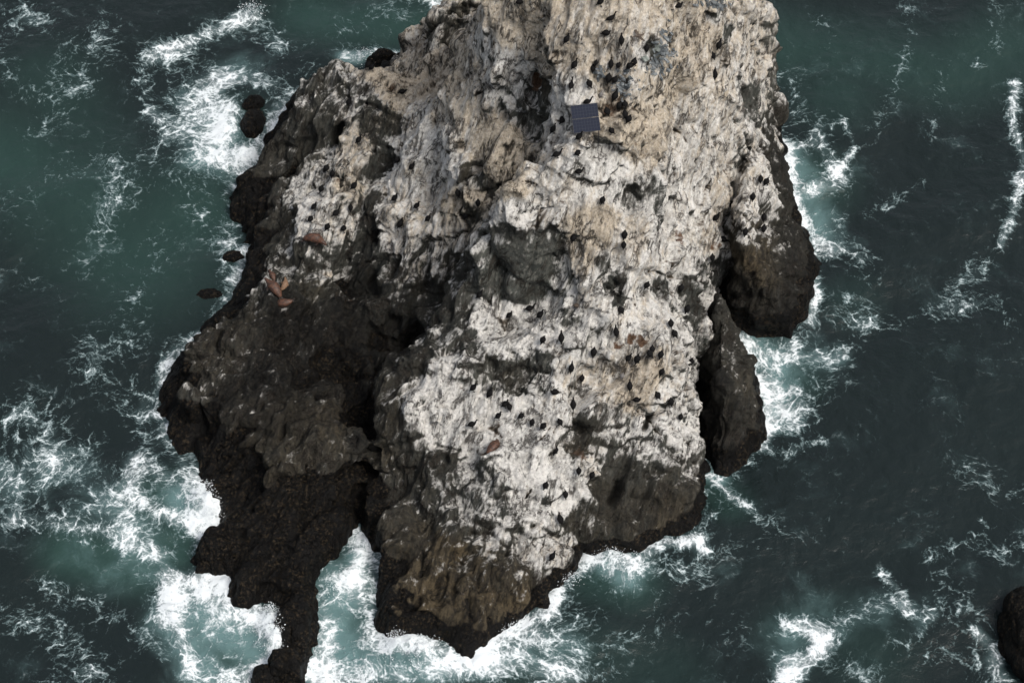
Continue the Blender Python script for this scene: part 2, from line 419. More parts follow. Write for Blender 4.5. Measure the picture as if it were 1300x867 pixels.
def crag(V, F, amp=1.0, fine=1.0, seed=0, cracks=(), sm=14, calm=None):
    """break the smooth solid into tilted joint blocks, ribs and pits; returns new verts and a cavity field"""
    N0 = vnormals(V, F)
    N = smooth_field(N0.copy(), F, sm); N /= np.linalg.norm(N, axis=1)[:, None] + 1e-9
    warp = np.stack([fbm(V * .22, 3, 31 + seed), fbm(V * .22, 3, 41 + seed), fbm(V * .22, 3, 51 + seed)], 1)
    Q = (V + warp * .8) @ ROTB.T
    out = np.zeros(len(V)); cav = np.zeros(len(V)); tilt = np.zeros((len(V), 3))
    dist = np.ones(len(V)) * 9
    for (sx, sy, sz, a, tl, cw, cd, sd) in ((4.6, 3.8, 8.5, .95, .48, .12, .35, 1), (2.1, 1.7, 4.4, .40, .55, .07, .20, 2), (.8, .6, 1.8, .17, .50, .06, .07, 3)):
        q = Q / np.array([sx, sy, sz])
        if sd > 1: q = q + .10 * np.stack([noise3(q * 1.3, sd * 7), noise3(q * 1.3, sd * 8), noise3(q * 1.3, sd * 9)], 1)
        d, e = facets(q, np.array([sx, sy, sz]), a, tl, sd + seed * 13, 26.0 if sd == 1 else 20.0)
        crack = np.exp(-(e / (cw * 1.1)) ** 2)
        mask = .25 + .75 * sstep(-.25, .45, noise3(V * .16 + sd * 5, 77 + sd)); crack = crack * sstep(-.35, .5, noise3(V * .3 + sd * 9, 87 + sd))
        fa = amp if sd < 3 else amp * fine
        out += fa * (mask * .6 + .4) * d - fa * cd * mask * crack
        cav += -crack * mask * (.55, .6, .4)[sd - 1]
    # stepped slabs: long straight edges along the bedding, with cross joints
    lw = fbm(V * .12, 2, 131 + seed); mz = noise3(V * .21, 140 + seed)
    for (ax, lam, a, k) in ((np.array([1., .25, .05]), 2.9, .75, 1), (np.array([.9, -.5, .12]), 1.25, .30, 2), (np.array([.15, .7, .75]), 3.6, .70, 3), (np.array([-.2, .6, .8]), 1.5, .28, 4), (np.array([1., .4, 0.]), .55, .12, 5)):
        u = (Q @ ax) / lam + 1.3 * lw + .25 * noise3(Q * .35 / lam ** .5, 150 + k) + .12 * noise3(Q * 1.6 / lam ** .5, 170 + k)
        fl = np.floor(u); fr = u - fl
        hh = ((_h(fl, fl * 0 + k, fl * 0, 7) & 255) / 255.)
        d = np.where(fr < .90, fr / .90, (1 - fr) / .10) - .5
        gate = sstep(-.35, .25, noise3(Q * np.array([.5, .5, .16]) + k * 17, 160 + k)) * (.35 + .65 * hh)
        if k in (2, 4, 5): gate = gate * fine
        out += amp * a * gate * d; cav -= .55 * gate * np.exp(-((fr - .99) / .05) ** 2) * (1 if lam > 1 else .5)
    rd = fbm(Q * np.array([.55, .55, .22]), 5, 61 + seed, .55, ridge=True)
    out += amp * .10 * rd; cav += .25 * rd
    st = fbm(Q * np.array([1.6, 1.6, .22]) + .6 * warp, 3, 66 + seed, .6); out += amp * .16 * st; cav += .15 * st
    f2 = fbm(Q * np.array([2.4, 2.4, .8]), 4, 71 + seed, .6)
    out += fine * .085 * f2; cav += .45 * f2
    f3 = fbm(Q * np.array([5.5, 5.5, 2.2]), 2, 81 + seed, .6); out += fine * .05 * f3; cav += .2 * f3
    for (pts, w, dep) in cracks:
        pts = [np.array(p) for p in pts]; D = np.full(len(V), 99.)
        for A, B in zip(pts[:-1], pts[1:]):
            t = np.clip(((V - A) @ (B - A)) / ((B - A) @ (B - A) + 1e-9), 0, 1)
            D = np.minimum(D, np.linalg.norm(V + warp * .5 - A - t[:, None] * (B - A), axis=1))
        mk = (.3 + .7 * sstep(-.4, .3, noise3(V * .8, 99))); w = w * .7; e = np.exp(-(D / w) ** 2); out -= dep * e * mk; cav -= 1.1 * np.exp(-(D / (w * .7)) ** 2) * mk
    # fade the big shapes near and below the water a little so that the coast stays where it is
    k = .5 + .5 * sstep(0., 3.0, V[:, 2])
    if calm is not None: k = k * (1 - .72 * calm)
    return V + N * (out * k)[:, None], cav
def drop_low(V, F, extra, z=-1.2):
    keep = (V[F][:, :, 2] > z).any(1); F = F[keep]
    used = np.zeros(len(V), bool); used[F.ravel()] = True
    m = np.cumsum(used) - 1
    return V[used], m[F], [e[used] for e in extra]

SPLATS = []      # filled below: (px, py, radius_px, guano, tan, brown, slate, rust)
def paint(V, bvh, pts, sharp=1.0):
    """normalised splats anchored at 3-D points of the surface"""
    n = len(V); W = np.full(n, 1e-9); A = np.zeros((n, 4))
    for (px, py, r, *vals) in pts:
        hit = bvh.ray_cast(CAM, ray(px, py))
        if hit[0] is None: continue
        h = np.array(hit[0]); rr = r / 15.0
        d = np.linalg.norm(V - h, axis=1) / rr
        w = 1.0 / (.12 + d ** 2) ** 2.2
        W += w; A += w[:, None] * np.array(vals[:4])
    return A / W[:, None]
def spots(V, bvh, pts):
    r_ = np.zeros(len(V)); J = np.stack([fbm(V * .9, 3, 501), fbm(V * .9, 3, 511), fbm(V * .9, 3, 521)], 1) * .9; V = V + J
    for (px, py, r, a) in pts:
        hit = bvh.ray_cast(CAM, ray(px, py))
        if hit[0] is None: continue
        d = np.linalg.norm(V - np.array(hit[0]), axis=1) / (r / 15.0)
        r_ = np.maximum(r_, a * sstep(1.5, .5, d))
    return r_
def make_bvh(V, F):
    return BVHTree.FromPolygons(V.tolist(), F.tolist())

# ------------------------------------------------------------------ the islet
coast_main = [
 (372,138,3),(400,122,5),(470,112,5),(540,108,5),(575,82,6),(620,80,8),(700,60,3),(800,50,3),(900,60,4),(955,95,7),(982,140,9),(984,185,9),
 (986,230,4),(985,290,3),(955,345,3.5),(915,400,3.5),(903,430,3),(893,500,3),(885,560,4),(890,610,3.2),(899,650,3),(884,682,2.6),(832,686,2),(803,709,2),
 (780,696,2.4),(737,700,4),(731,722,3),(702,746,2.5),(692,777,2),(642,797,1.8),(600,838,2),(576,838,2),(556,814,2),(492,807,2),(477,788,2.4),
 (485,755,2.6),(480,705,3),(457,672,3.5),(455,640,4),(452,668,3),(432,712,2.2),(406,738,2.0),(404,792,2.4),(390,822,3),(384,862,3),(336,870,3),(340,845,3),(352,822,3),
 (350,800,1.4),(346,774,1.2),(320,781,1.2),(295,768,1.2),(289,730,1.2),(257,722,1.4),(252,690,1.4),(271,668,1.2),(277,640,1.1),(242,602,1.1),
 (217,560,1.2),(203,500,1.4),(211,468,1.6),(250,430,1.6),(290,382,1.6),(309,340,1.6),(318,300,2),(296,268,2.6),(300,232,2.6),(337,203,2),(352,172,2.4)]
ctrl_main = [
 (640,-60,33),(760,-80,35),(880,-70,33),(950,-40,27),
 (640,5,29.5),(700,0,31.5),(780,0,33),(860,0,32),(930,10,28.5),(972,20,22),
 (628,50,26),(600,110,20.5),(565,22,14),(600,22,14.5),(590,60,14.5),(565,105,12.5),(540,100,11),(520,112,10.5),
 (700,60,29),(760,80,28.8),(820,80,28.8),(900,80,26.5),(960,80,20.5),(970,200,12.5),(985,235,9),(965,290,9),(985,290,6),(945,330,8.6),(715,100,27.5),
 (730,150,26),(745,172,25.6),(790,150,26),(800,120,27.2),(760,110,27.2),(850,160,24.5),(920,160,20.5),(962,150,16),
 (705,195,24),(665,232,22),(635,268,20.5),(655,170,19.5),(620,200,18.5),(680,130,21),(690,150,21),(660,120,23),
 (640,285,19),(665,285,19.3),(665,385,12.2),(632,330,15.8),(628,375,12.4),(705,290,19),(700,380,12.5),
 (740,230,22),(800,240,20),(860,240,18.5),(920,240,14),(785,200,23),(960,250,10.8),
 (740,310,17.5),(800,320,16.5),(860,310,15.2),(910,310,11.5),(640,320,16.5),
 (612,290,16.8),(650,400,11.6),(700,415,11.8),(610,380,11.8),
 (745,400,13),(800,400,12.5),(860,400,10.5),(893,400,7),(775,360,14.6),
 (560,440,9.6),(600,440,10.6),(650,480,9.3),(720,470,10.4),(800,460,10.3),(860,470,8.5),(883,480,5),
 (600,335,14.3),(580,368,12.6),(560,400,11),(535,440,9.7),(510,480,8.4),(492,515,7.2),(478,548,6),(470,590,4.2),(690,207,24),(650,250,21.3),(618,296,18.2),(720,188,25),
 (640,246,15.8),(610,268,13),(662,215,17.8),(685,190,20),(578,345,8.6),(562,378,7),(520,438,4),(503,462,3),(478,510,1.8),(468,545,1.4),(655,225,17),(648,150,19.8),
 (560,100,12.6),(575,125,16.5),(545,165,13.6),(585,215,15.4),(520,150,11.6),(490,300,8.0),(478,330,4.5),(470,290,6.6),(463,250,7.6),(487,200,8.4),(485,170,8.9),(430,330,4.8),(380,330,6.2),(420,300,7.0),(330,340,3.6),(440,365,3.6),
 (530,520,8.5),(580,520,8.3),(650,530,8),(710,540,8),(780,520,7.5),(840,520,6.5),(875,530,4.5),
 (500,570,5.8),(540,580,6.2),(600,590,6),(660,600,6.3),(710,620,5.6),(760,590,5),(830,600,4),(870,600,2.8),
 (500,640,3.2),(560,660,4),(620,670,4.6),(680,680,4.2),(715,680,2.6),(770,650,2.4),(840,650,2),(800,620,3.4),
 (540,740,2.2),(600,740,2.8),(660,740,2.4),
 (560,150,15.2),(530,170,12.5),(590,150,18),(550,250,11.8),(500,220,10.5),(590,250,13.6),(540,320,9),(590,318,10.5),(500,300,8.6),(600,230,15),
 (545,400,5.5),(490,480,2.4),(460,560,1.2),(456,630,.4),(520,360,7),
 (400,112,10),(470,88,11.5),(530,100,10.6),(400,160,8),(450,160,9.2),(500,140,11),(390,200,5.5),
 (380,230,6),(440,240,8),(480,250,8.6),(400,300,7),(460,320,6.2),(345,290,3.8),(330,250,3),
 (350,370,6.5),(400,380,5.2),(450,400,4.2),(500,400,5),(300,440,5),(262,480,4.2),(250,530,3.5),
 (350,450,5),(400,470,3.4),(450,480,2.8),(350,520,4.6),(420,530,4.6),(440,600,3.6),(350,600,4),(300,600,2.6),
 (380,660,3),(300,680,1.6),(380,730,2),(372,790,1.9),(370,825,1.6),(362,850,1.8),(270,695,1.3),
 (600,180,9,'g'),(750,190,24,'g'),(880,180,22,'g'),(500,160,5,'g'),(700,120,10,'g'),(850,110,10,'g'),
]
V, F = rock_solid(coast_main, ctrl_main, voxel=.148)
b0 = make_bvh(V[:, :], F)
def lines3(bvh, specs):
    out = []
    for (pl, w, dep) in specs:
        pts = []
        for a, b in zip(pl[:-1], pl[1:]):
            for t in (0, .5):
                h = bvh.ray_cast(CAM, ray(a[0] + (b[0] - a[0]) * t, a[1] + (b[1] - a[1]) * t))
                if h[0] is not None: pts.append(tuple(h[0]))
        h = bvh.ray_cast(CAM, ray(*pl[-1]))
        if h[0] is not None: pts.append(tuple(h[0]))
        if len(pts) > 1: out.append((pts, w, dep))
    return out
CR = lines3(b0, [
 ([(612,290),(600,330),(572,375),(545,425),(520,455),(497,490),(478,520),(468,555),(461,600),(457,640)], 1.0, 1.9),
 ([(935,150),(948,185),(962,215),(975,235)], .35, .8), ([(974,10),(972,60),(976,110),(974,150)], .35, .8),
 ([(855,130),(868,175),(877,205),(885,222)], .28, .5), ([(928,170),(926,240),(930,300)], .2, .35),
 ([(965,190),(972,200),(960,222)], .2, .4),
 ([(870,565),(850,540),(828,530),(812,515)], .35, .8), ([(828,530),(805,570),(790,610),(780,640)], .35, .9), ([(830,535),(845,560),(860,590)], .3, .7), ([(800,515),(828,532),(850,510)], .4, .7),
 ([(690,600),(660,640),(640,700)], .2, .25), ([(700,545),(672,580),(655,620),(648,650)], .18, .25),
 ([(595,190),(592,230),(590,270),(600,300)], .25, .5), ([(470,110),(462,150),(470,185)], .25, .4), ([(445,205),(430,250),(440,300),(436,350)], .22, .4),
 ([(480,150),(470,230),(462,330)], .3, .5), ([(700,330),(760,400),(770,380),(790,330)], .2, .25),
 ([(775,380),(760,340),(745,320)], .3, .5),([(820,345),(860,350),(880,370),(893,395)], .4, .7),
 ([(740,480),(728,500),(715,530),(700,560)], .15, .25), ([(560,470),(530,510),(515,560)], .2, .3),
 ([(520,690),(560,640),(600,610)], .3, .4), ([(640,700),(672,672),(690,660)], .2, .5), ([(730,610),(735,650),(732,690)], .25, .4),
 ([(735,560),(770,545),(800,540)], .3, .4), ([(585,470),(640,480),(700,470)], .35, .4),
 ([(345,440),(360,520),(350,600)], .3, .4), ([(430,380),(440,470),(430,540)], .4, .5), ([(380,555),(375,600),(385,650)], .2, .35),
 ([(300,500),(350,540),(420,520)], .3, .3), ([(560,760),(570,700)], .25, .4), ([(630,760),(615,700)], .25, .4), ([(530,760),(535,700)], .25, .35),
])
DENTS = [(672,150,20,.5),(430,470,30,1.2),(490,420,24,1.2),(350,590,26,-.9),(410,560,20,-.9),(250,510,20,-.9),(300,430,18,-.7),(779,370,13,1.4),(842,364,13,1.2),(884,394,14,1.6),(620,476,22,.9),(660,482,18,.7),(742,545,14,1.1),(766,192,12,.8),
 (806,255,14,.9),(945,122,14,1.5),(430,172,12,1.2),(596,232,10,1.0),(515,440,22,1.2),(590,640,18,.6),(560,590,12,.6),(835,600,12,.8),(478,300,10,.8),(472,350,12,1.0),(905,335,9,1.0),(682,104,10,.9),(900,30,12,.6),
 (640,620,12,-.5),(700,265,12,-.5),(660,268,14,-.7),(770,450,10,-.4),(560,530,14,-.5),(640,100,16,-.6),(590,205,12,-.5),(860,210,14,-.5),(720,430,12,-.4)]
def dent(V, F, bvh, items):
    N = smooth_field(vnormals(V, F), F, 8); N /= np.linalg.norm(N, axis=1)[:, None] + 1e-9
    d0 = np.zeros(len(V)); jit = noise3(V * .7, 401) * .5
    for (px, py, r_, dep) in items:
        h = bvh.ray_cast(CAM, ray(px, py))
        if h[0] is None: continue
        d = np.linalg.norm(V - np.array(h[0]), axis=1) / (r_ / 15.)
        d0 += dep * sstep(1.45, .55, d + jit * .5)
    return V - N * d0[:, None]
V = dent(V, F, b0, DENTS)
def calm_field(V, bvh, pts):
    c = np.zeros(len(V))
    for (px, py, r_) in pts:
        h = bvh.ray_cast(CAM, ray(px, py))
        if h[0] is not None: c = np.maximum(c, sstep(1.35, .65, np.linalg.norm(V - np.array(h[0]), axis=1) / (r_ / 15.)))
    return c
CALM = calm_field(V, b0, [(610,170,32),(630,210,28),(595,130,24),(650,235,18),(648,320,22),(672,345,24),(670,310,20),(655,368,18),(690,315,16),(610,60,22),(640,60,26),(590,80,20),(600,190,20),(800,400,18),(790,420,14),(620,560,18),(660,560,18),(690,600,14)])
V, cav = crag(V, F, 1.0, 1.0, 0, CR, calm=CALM)
V, F, (cav,) = drop_low(V, F, [cav])
bvh_main = make_bvh(V, F)
#            px  py   r  guano tan brown slate (dark rock, plus painted shade on the left flank)
MAINSPLAT = [
 (497,500,12,.1,0,.5,.5),(500,540,12,.1,0,.5,.5),(515,585,12,.12,0,.3,.6),(548,600,10,.2,0,.2,.6),(510,470,10,.2,0,.3,.5),(530,450,12,.1,0,.2,.7),(540,420,12,.1,0,.2,.7),(565,380,10,.12,0,.2,.7),(590,345,10,.15,0,.2,.6),
 (970,260,12,.7,.4,.2,0),(985,215,12,.6,.4,.2,.1),(965,300,12,.4,.3,.4,.2),(600,680,14,.35,.1,.3,.3),(570,660,12,.3,0,.2,.4),(620,700,14,.4,.3,.6,.0),(580,700,14,.2,.2,1,.0),(660,760,14,.08,.1,1,.0),(540,770,14,.05,.1,1,.1),(600,790,16,.03,.1,.9,.4),(850,660,14,.08,.1,.8,.3),(560,620,12,.35,0,.1,.2),(640,680,12,.5,.1,.2,.1),(870,590,10,.45,.1,.1,.3),(810,575,12,.4,.1,.1,.3),(640,235,14,.78,1,.5,0),(615,250,12,.7,1,.5,0),
 (650,20,40,1,.75,0,0),(700,40,40,1,.7,0,0),(760,20,40,1,.6,0,0),(830,20,40,1,.6,0,0),(900,40,30,1,.7,0,0),(930,90,30,1,.5,0,0),(955,60,25,.85,.5,0,0),(980,40,18,.45,.4,.2,0),(985,90,15,.4,.3,.2,0),
 (975,130,14,.5,.4,.2,0),(940,100,18,.55,.2,0,.2),(950,125,12,.1,0,0,.3),(905,25,14,.35,.0,0,0),(920,40,12,.3,.0,0,0),
 (620,60,18,.8,.1,0,0),(640,90,25,.95,.25,0,0),(600,100,20,.85,.6,0,0),(590,40,22,.8,.7,.3,0),(565,35,12,.4,.4,.3,0),(575,95,22,.8,.8,.3,0),(560,140,22,.85,.6,0,0),
 (620,200,26,.75,1,.5,0),(640,180,26,.75,1,.5,0),(660,240,14,.75,1,.5,0),(590,180,16,.6,.5,.2,0),(650,210,20,.7,1,.6,0),
 (668,142,20,.28,0,0,.2),(682,170,16,.25,.2,.3,.2),(640,120,14,.6,.1,0,0),(690,110,9,.15,0,.6,.2),
 (720,120,22,1,.2,0,0),(760,60,30,1,.6,0,0),(800,100,26,1,.6,0,0),(820,70,20,.7,.1,0,0),(830,65,10,.3,0,0,0),(800,105,12,.35,.0,0,0),(850,110,30,1,.7,0,0),(790,150,20,.95,1,.1,0),(770,165,14,1,.9,0,0),
 (700,150,14,.95,.1,0,0),(710,190,16,1,.4,0,0),(820,170,24,1,.8,0,0),(870,170,26,1,.4,0,0),(910,190,24,.95,.4,0,0),(900,140,22,1,.4,0,0),
 (760,190,14,.5,0,0,.1),(745,210,16,.7,0,0,0),(690,220,18,1,.4,0,0),(660,265,20,1,.15,0,0),(700,265,16,1,.3,0,0),(735,240,18,.9,.4,0,0),
 (780,225,20,.8,.2,0,0),(800,252,18,.35,0,.1,.2),(830,250,14,.5,0,0,.1),(840,280,16,.6,.1,0,.1),(860,220,22,.9,.3,0,0),(880,260,20,.95,.3,0,0),(920,240,22,.9,.5,.1,0),(900,300,20,.95,.5,.1,0),
 (945,200,16,.6,.3,0,.1),(965,190,14,.7,.3,0,0),(960,250,14,.45,.3,.3,.2),(940,290,12,.5,.3,.2,.2),
 (665,330,26,.3,0,.0,.0),(690,330,20,.3,0,.0,.0),(640,340,18,.3,0,.0,.0),(670,370,22,.2,0,.0,.0),(650,300,12,.3,0,.1,.2),(700,300,14,.35,0,0,.2),
 (720,360,16,.6,0,0,0),(740,330,20,1,.7,0,0),(730,290,18,.9,.8,0,0),(760,290,22,1,.8,0,0),(745,380,18,1,.4,0,0),(765,335,14,.3,0,0,.1),(778,358,15,.35,0,0,.2),(785,380,10,.15,0,0,.4),
 (800,300,24,1,.5,0,0),(830,330,22,1,.3,0,0),(850,350,18,.9,.2,0,0),(870,320,20,.95,.3,0,0),(895,345,14,.6,.1,0,.2),(840,365,10,.15,0,0,.4),(870,360,10,.2,0,0,.4),(880,390,12,.15,0,0,.5),(905,335,9,.2,0,0,.5),
 (810,400,22,.95,.4,0,0),(780,420,20,.95,.3,0,0),(830,410,18,.85,.3,0,0),(760,420,14,.7,0,0,0),(860,420,14,.8,.2,0,0),(890,430,14,.6,.2,0,.1),(880,460,16,.6,.1,0,.1),
 (620,420,20,.7,0,0,0),(660,410,22,.9,.1,0,0),(700,400,14,.7,0,0,.1),(690,420,18,.95,.2,0,0),(725,405,12,.3,0,0,.1),(690,455,12,.15,0,0,.3),(740,440,14,.5,0,0,.1),(720,470,20,.95,.4,0,0),
 (640,440,14,.8,0,0,0),(600,430,14,.15,0,0,.4),(580,400,14,.1,0,.1,.5),(620,470,18,.25,0,.2,.3),(650,480,18,.15,0,.3,.3),(600,480,14,.5,0,0,.1),(690,490,14,.4,0,0,.1),(560,490,14,.8,.1,0,0),(530,510,12,.7,0,0,.1),
 (560,530,20,.95,.1,0,0),(600,520,20,1,.1,0,0),(620,550,20,1,.1,0,0),(670,560,24,1,.05,0,0),(700,520,18,1,.3,0,0),(690,590,20,1,.1,0,0),(730,500,16,.8,.3,0,0),
 (770,470,20,.95,.5,0,0),(820,480,20,.9,.8,0,0),(800,500,18,.95,.8,0,0),(850,500,16,.7,.3,0,.1),(780,530,16,.5,.3,.1,.2),(740,540,12,.1,0,.3,.5),(735,575,14,.3,.2,.7,.2),(770,560,16,.3,.1,.2,.3),(750,590,12,.7,.4,.2,.1),
 (810,555,16,.6,.1,0,.1),(865,550,14,.85,.1,0,0),(835,580,16,.3,0,.1,.3),(800,600,16,.1,0,.2,.5),(850,610,16,.15,.1,.4,.4),(880,570,12,.5,.1,.2,.2),
 (560,590,14,.15,0,.2,.5),(600,600,14,.5,0,0,.3),(620,620,18,.3,0,0,.4),(580,640,18,.3,0,0,.5),(640,650,18,.35,0,0,.4),(660,620,14,.9,.1,0,0),(680,640,12,.85,.1,0,0),(680,690,16,.7,.3,.1,.1),(650,690,14,.5,.2,.2,.2),(705,690,12,.6,.4,.3,.1),
 (710,640,12,.85,.2,0,0),(720,600,12,.9,.2,0,0),(700,660,10,.5,.2,0,.1),(690,640,8,.3,0,0,.3),(730,660,10,.15,.1,.4,.5),(520,560,14,.25,0,.2,.5),(510,590,14,.15,0,.4,.5),(540,620,16,.15,0,.3,.6),
 (560,700,20,.1,.1,.9,.3),(600,720,20,.15,.1,.9,.25),(640,740,18,.1,.1,.8,.3),(530,680,14,0,0,.7,.5),(500,640,14,0,0,.5,.6),(490,580,10,.1,0,.7,.3),(660,720,12,.2,.1,.7,.2),(580,760,16,0,.1,.9,.2),(560,740,14,.05,0,1,.1),(625,755,12,.05,0,1,.1),
 (770,640,16,.05,0,.5,.6),(810,640,16,.05,0,.5,.6),(850,640,16,.1,0,.7,.4),(880,630,12,.05,0,.5,.5),
 (480,90,14,.8,.9,.1,0),(510,110,20,.85,.9,.1,0),(540,115,14,.85,.8,.1,0),(500,125,14,.7,.8,.2,0),(550,100,10,.75,.8,.2,0),
 (400,110,16,.25,.1,.2,.3),(430,110,14,.35,.2,.2,.2),(460,120,12,.3,.2,.1,.2),(410,140,16,.2,.2,.2,.4),(440,140,10,.6,.3,.1,.1),(470,140,14,.25,.3,.2,.3),(490,150,14,.3,.5,.3,.3),(470,160,14,.2,.4,.3,.4),(500,165,12,.2,.3,.3,.4),(450,165,10,.4,.6,.2,.2),
 (430,170,10,.0,0,0,.8),(400,180,14,.1,0,.2,.6),(440,190,14,.6,.6,.3,.1),(465,185,10,.6,.6,.2,.1),(420,200,12,.5,.3,.2,.2),(490,190,12,.15,0,0,.5),(480,215,10,.1,0,0,.6),
 (370,210,14,.1,0,.3,.5),(350,220,14,.05,0,.3,.6),(330,260,14,0,0,.3,.7),(380,250,12,.5,.2,.2,.2),(410,240,12,.6,.3,.1,.2),(440,230,12,.6,.7,.2,.1),(455,250,10,.5,.6,.2,.2),(400,270,14,.75,.3,.1,.1),(420,290,12,.65,.4,.1,.2),(440,280,12,.6,.4,.1,.2),
 (465,280,10,.0,0,.1,.8),(470,250,9,.0,0,.1,.7),(475,300,10,.0,0,0,.9),(460,345,12,0,0,0,.9),(360,280,14,.1,0,.3,.5),(340,300,12,.05,0,.3,.7),(400,320,12,.4,.2,.1,.3),(420,340,12,.3,.2,.1,.4),(390,340,14,.15,0,.2,.5),(415,350,8,.7,.6,.1,.1),(370,350,12,.3,.1,.2,.4),
 (530,140,16,.9,.4,.1,0),(530,180,22,1.15,.15,0,0),(500,180,12,.9,.3,0,0),(560,180,18,.8,.2,0,.1),(570,210,16,1.15,.1,0,0),(510,230,20,1.05,.4,.1,0),(500,265,18,.8,.5,.1,.1),(540,240,20,1.05,.4,.1,0),(540,290,20,.8,.5,.2,.1),(575,270,16,.7,.7,.4,.1),(580,300,16,.7,.5,.3,.1),(510,310,18,.8,.4,.2,.1),
 (590,215,10,.15,.2,.5,.4),(610,225,10,.1,0,.3,.5),(620,240,10,.1,0,.2,.6),(605,280,12,.35,.6,.5,.3),(540,330,18,.5,.4,.2,.3),(570,330,14,.4,.3,.3,.3),(490,330,12,.2,.1,.1,.5),(510,350,16,.25,.2,.1,.5),(540,370,16,.15,.2,.2,.6),
 (500,390,18,.05,0,.1,.85),(470,380,14,.05,0,.1,.85),(440,390,14,0.05,0.1,0.16,1),(520,420,16,.0,0,.2,.9),(480,440,20,0,0,.2,.95),(430,440,20,0,0,0.24,1),(380,420,18,0,0,0.08,1),(360,400,12,0.1,0,0.08,1),(330,370,12,.25,0,.2,.5),(320,400,12,0.15,0,0.4,0.7),
 (440,390,8,0.15,0.1,0.32,0.8),(400,365,10,.25,.2,.4,.3),(300,430,16,0.05,0,0.48,0.65),(270,470,14,0.1,0,0.48,0.5),(245,500,16,0.15,0,0.32,0.5),(240,540,14,0.1,0,0.32,0.6),(290,500,16,0,0,0.4,0.9),(340,480,18,0,0,0.08,1),(390,480,18,0,0,0.16,1),(350,440,16,0,0,0.08,1),(320,520,16,0,0,0.56,0.8),  # left flank: dark wet rock, its shaded side painted blacker still
 (370,520,18,0,0,0.64,0.8),(420,530,16,0.02,0,0.72,0.6),(440,500,12,0,0,0.48,0.9),(430,560,12,0.05,0,0.64,0.5),(350,570,16,0.05,0,0.56,0.45),(380,580,16,0.05,0,0.56,0.45),(400,590,14,0.05,0,0.56,0.5),(350,610,14,0.03,0,0.72,0.55),(300,570,14,0,0,0.64,0.8),(400,620,14,0,0,0.48,0.8),
 (450,560,8,0,0,0.16,1),(460,620,10,0,0,.1,1),(480,640,10,0,0,.1,1),(330,640,14,0,0,0.32,1),(300,640,14,0,0,0.24,1),(380,680,16,0,0,0.24,1),
]
# an album of brown patches (old nests and worn earth)
RUST = [(682,102,13,.9),(862,303,9,.72),(912,315,9,.66),(800,430,10,.8),(815,432,8,.8),(775,140,14,.62),(785,128,10,.6),(500,112,6,.6),(738,575,12,.6),(430,228,8,.55),(805,185,8,.5),(893,290,6,.5),(783,440,7,.7)]
def wet_field(V, top=2.6):
    n = fbm(V * .18, 3, 91); n2 = fbm(V * .8, 3, 95)
    left = sstep(-7, -13, V[:, 0])
    t = top - 1.2 + 1.0 * n + .5 * n2 + 2.0 * left
    return sstep(t + .5, t - .6, V[:, 2])
def finish_rock(name, V, F, cav, bvh, pts, rust=(), top=2.6):
    A = paint(V, bvh, pts)
    me = mesh_from(name, V, F, ROCK)
    attr(me, "guano", A[:, 0]); attr(me, "tan", A[:, 1]); attr(me, "brown", A[:, 2]); attr(me, "slate", A[:, 3])
    attr(me, "rust", spots(V, bvh, rust) if rust else np.zeros(len(V)))
    attr(me, "wet", wet_field(V, top)); attr(me, "cavity", cav)
    return link(name, me)
islet = finish_rock("rocky_islet", V, F, cav, bvh_main, MAINSPLAT, RUST)
tag(islet, "steep guano whitened rock islet with dark mussel belt rising from the surf", "rock islet", kind="structure")
ALLV = [V]; ALLF = [F]; off = len(V)

# two buttresses standing against its right flank
BUTT = []
def buttress(coast, ctrl, splat, label, seed, top):
    global off
    BUTT.append(coast)
    V, F = rock_solid(coast, ctrl, step=.25, voxel=.13, lam=.1)
    V, cav = crag(V, F, .9, 1.0, seed)
    V, F, (cav,) = drop_low(V, F, [cav])
    b = make_bvh(V, F)
    o = finish_rock("rock_buttress", V, F, cav, b, splat, (), top)
    tag(o, label, "rock", "buttresses on the right flank of the islet")
    ALLV.append(V); ALLF.append(F + off); off += len(V)
    return o
buttress([(975,165,6),(990,178,5),(1000,238,4),(1019,288,4),(1026,330,3.5),(1032,372,3.5),(1024,402,4),(1006,430,5),(960,428,6),(922,416,7),(905,380,6),(900,300,4),(930,210,4)],
         [(950,190,12),(975,185,9),(950,240,11),(985,240,7),(940,290,10),(975,290,7.5),(1005,300,5),(930,330,9),(960,340,7.5),(1000,345,5),(960,380,5.5),(1005,375,3.8),(925,360,7.5),(930,390,5),(1010,400,2.5)],
         [(950,240,14,.8,.4,.3,.1),(965,225,12,.8,.4,.3,.1),(975,255,12,.6,.2,.3,.2),(994,215,8,.1,0,.2,.8),(945,290,12,.6,.3,.4,.2),(970,300,14,.3,.2,.7,.2),(1000,300,12,.08,0,.3,.8),(955,340,14,.08,.2,1,.2),(975,345,14,.05,.1,.8,.4),(940,350,10,.05,0,.6,.6),(1005,345,12,.0,0,.3,.9),(960,380,14,0,0,.4,.8),(1000,385,12,0,0,.3,.9),(930,385,10,0,0,.1,1)],
         "tall brown topped rock buttress on the right flank with a black foot in foam", 3, 4.2)
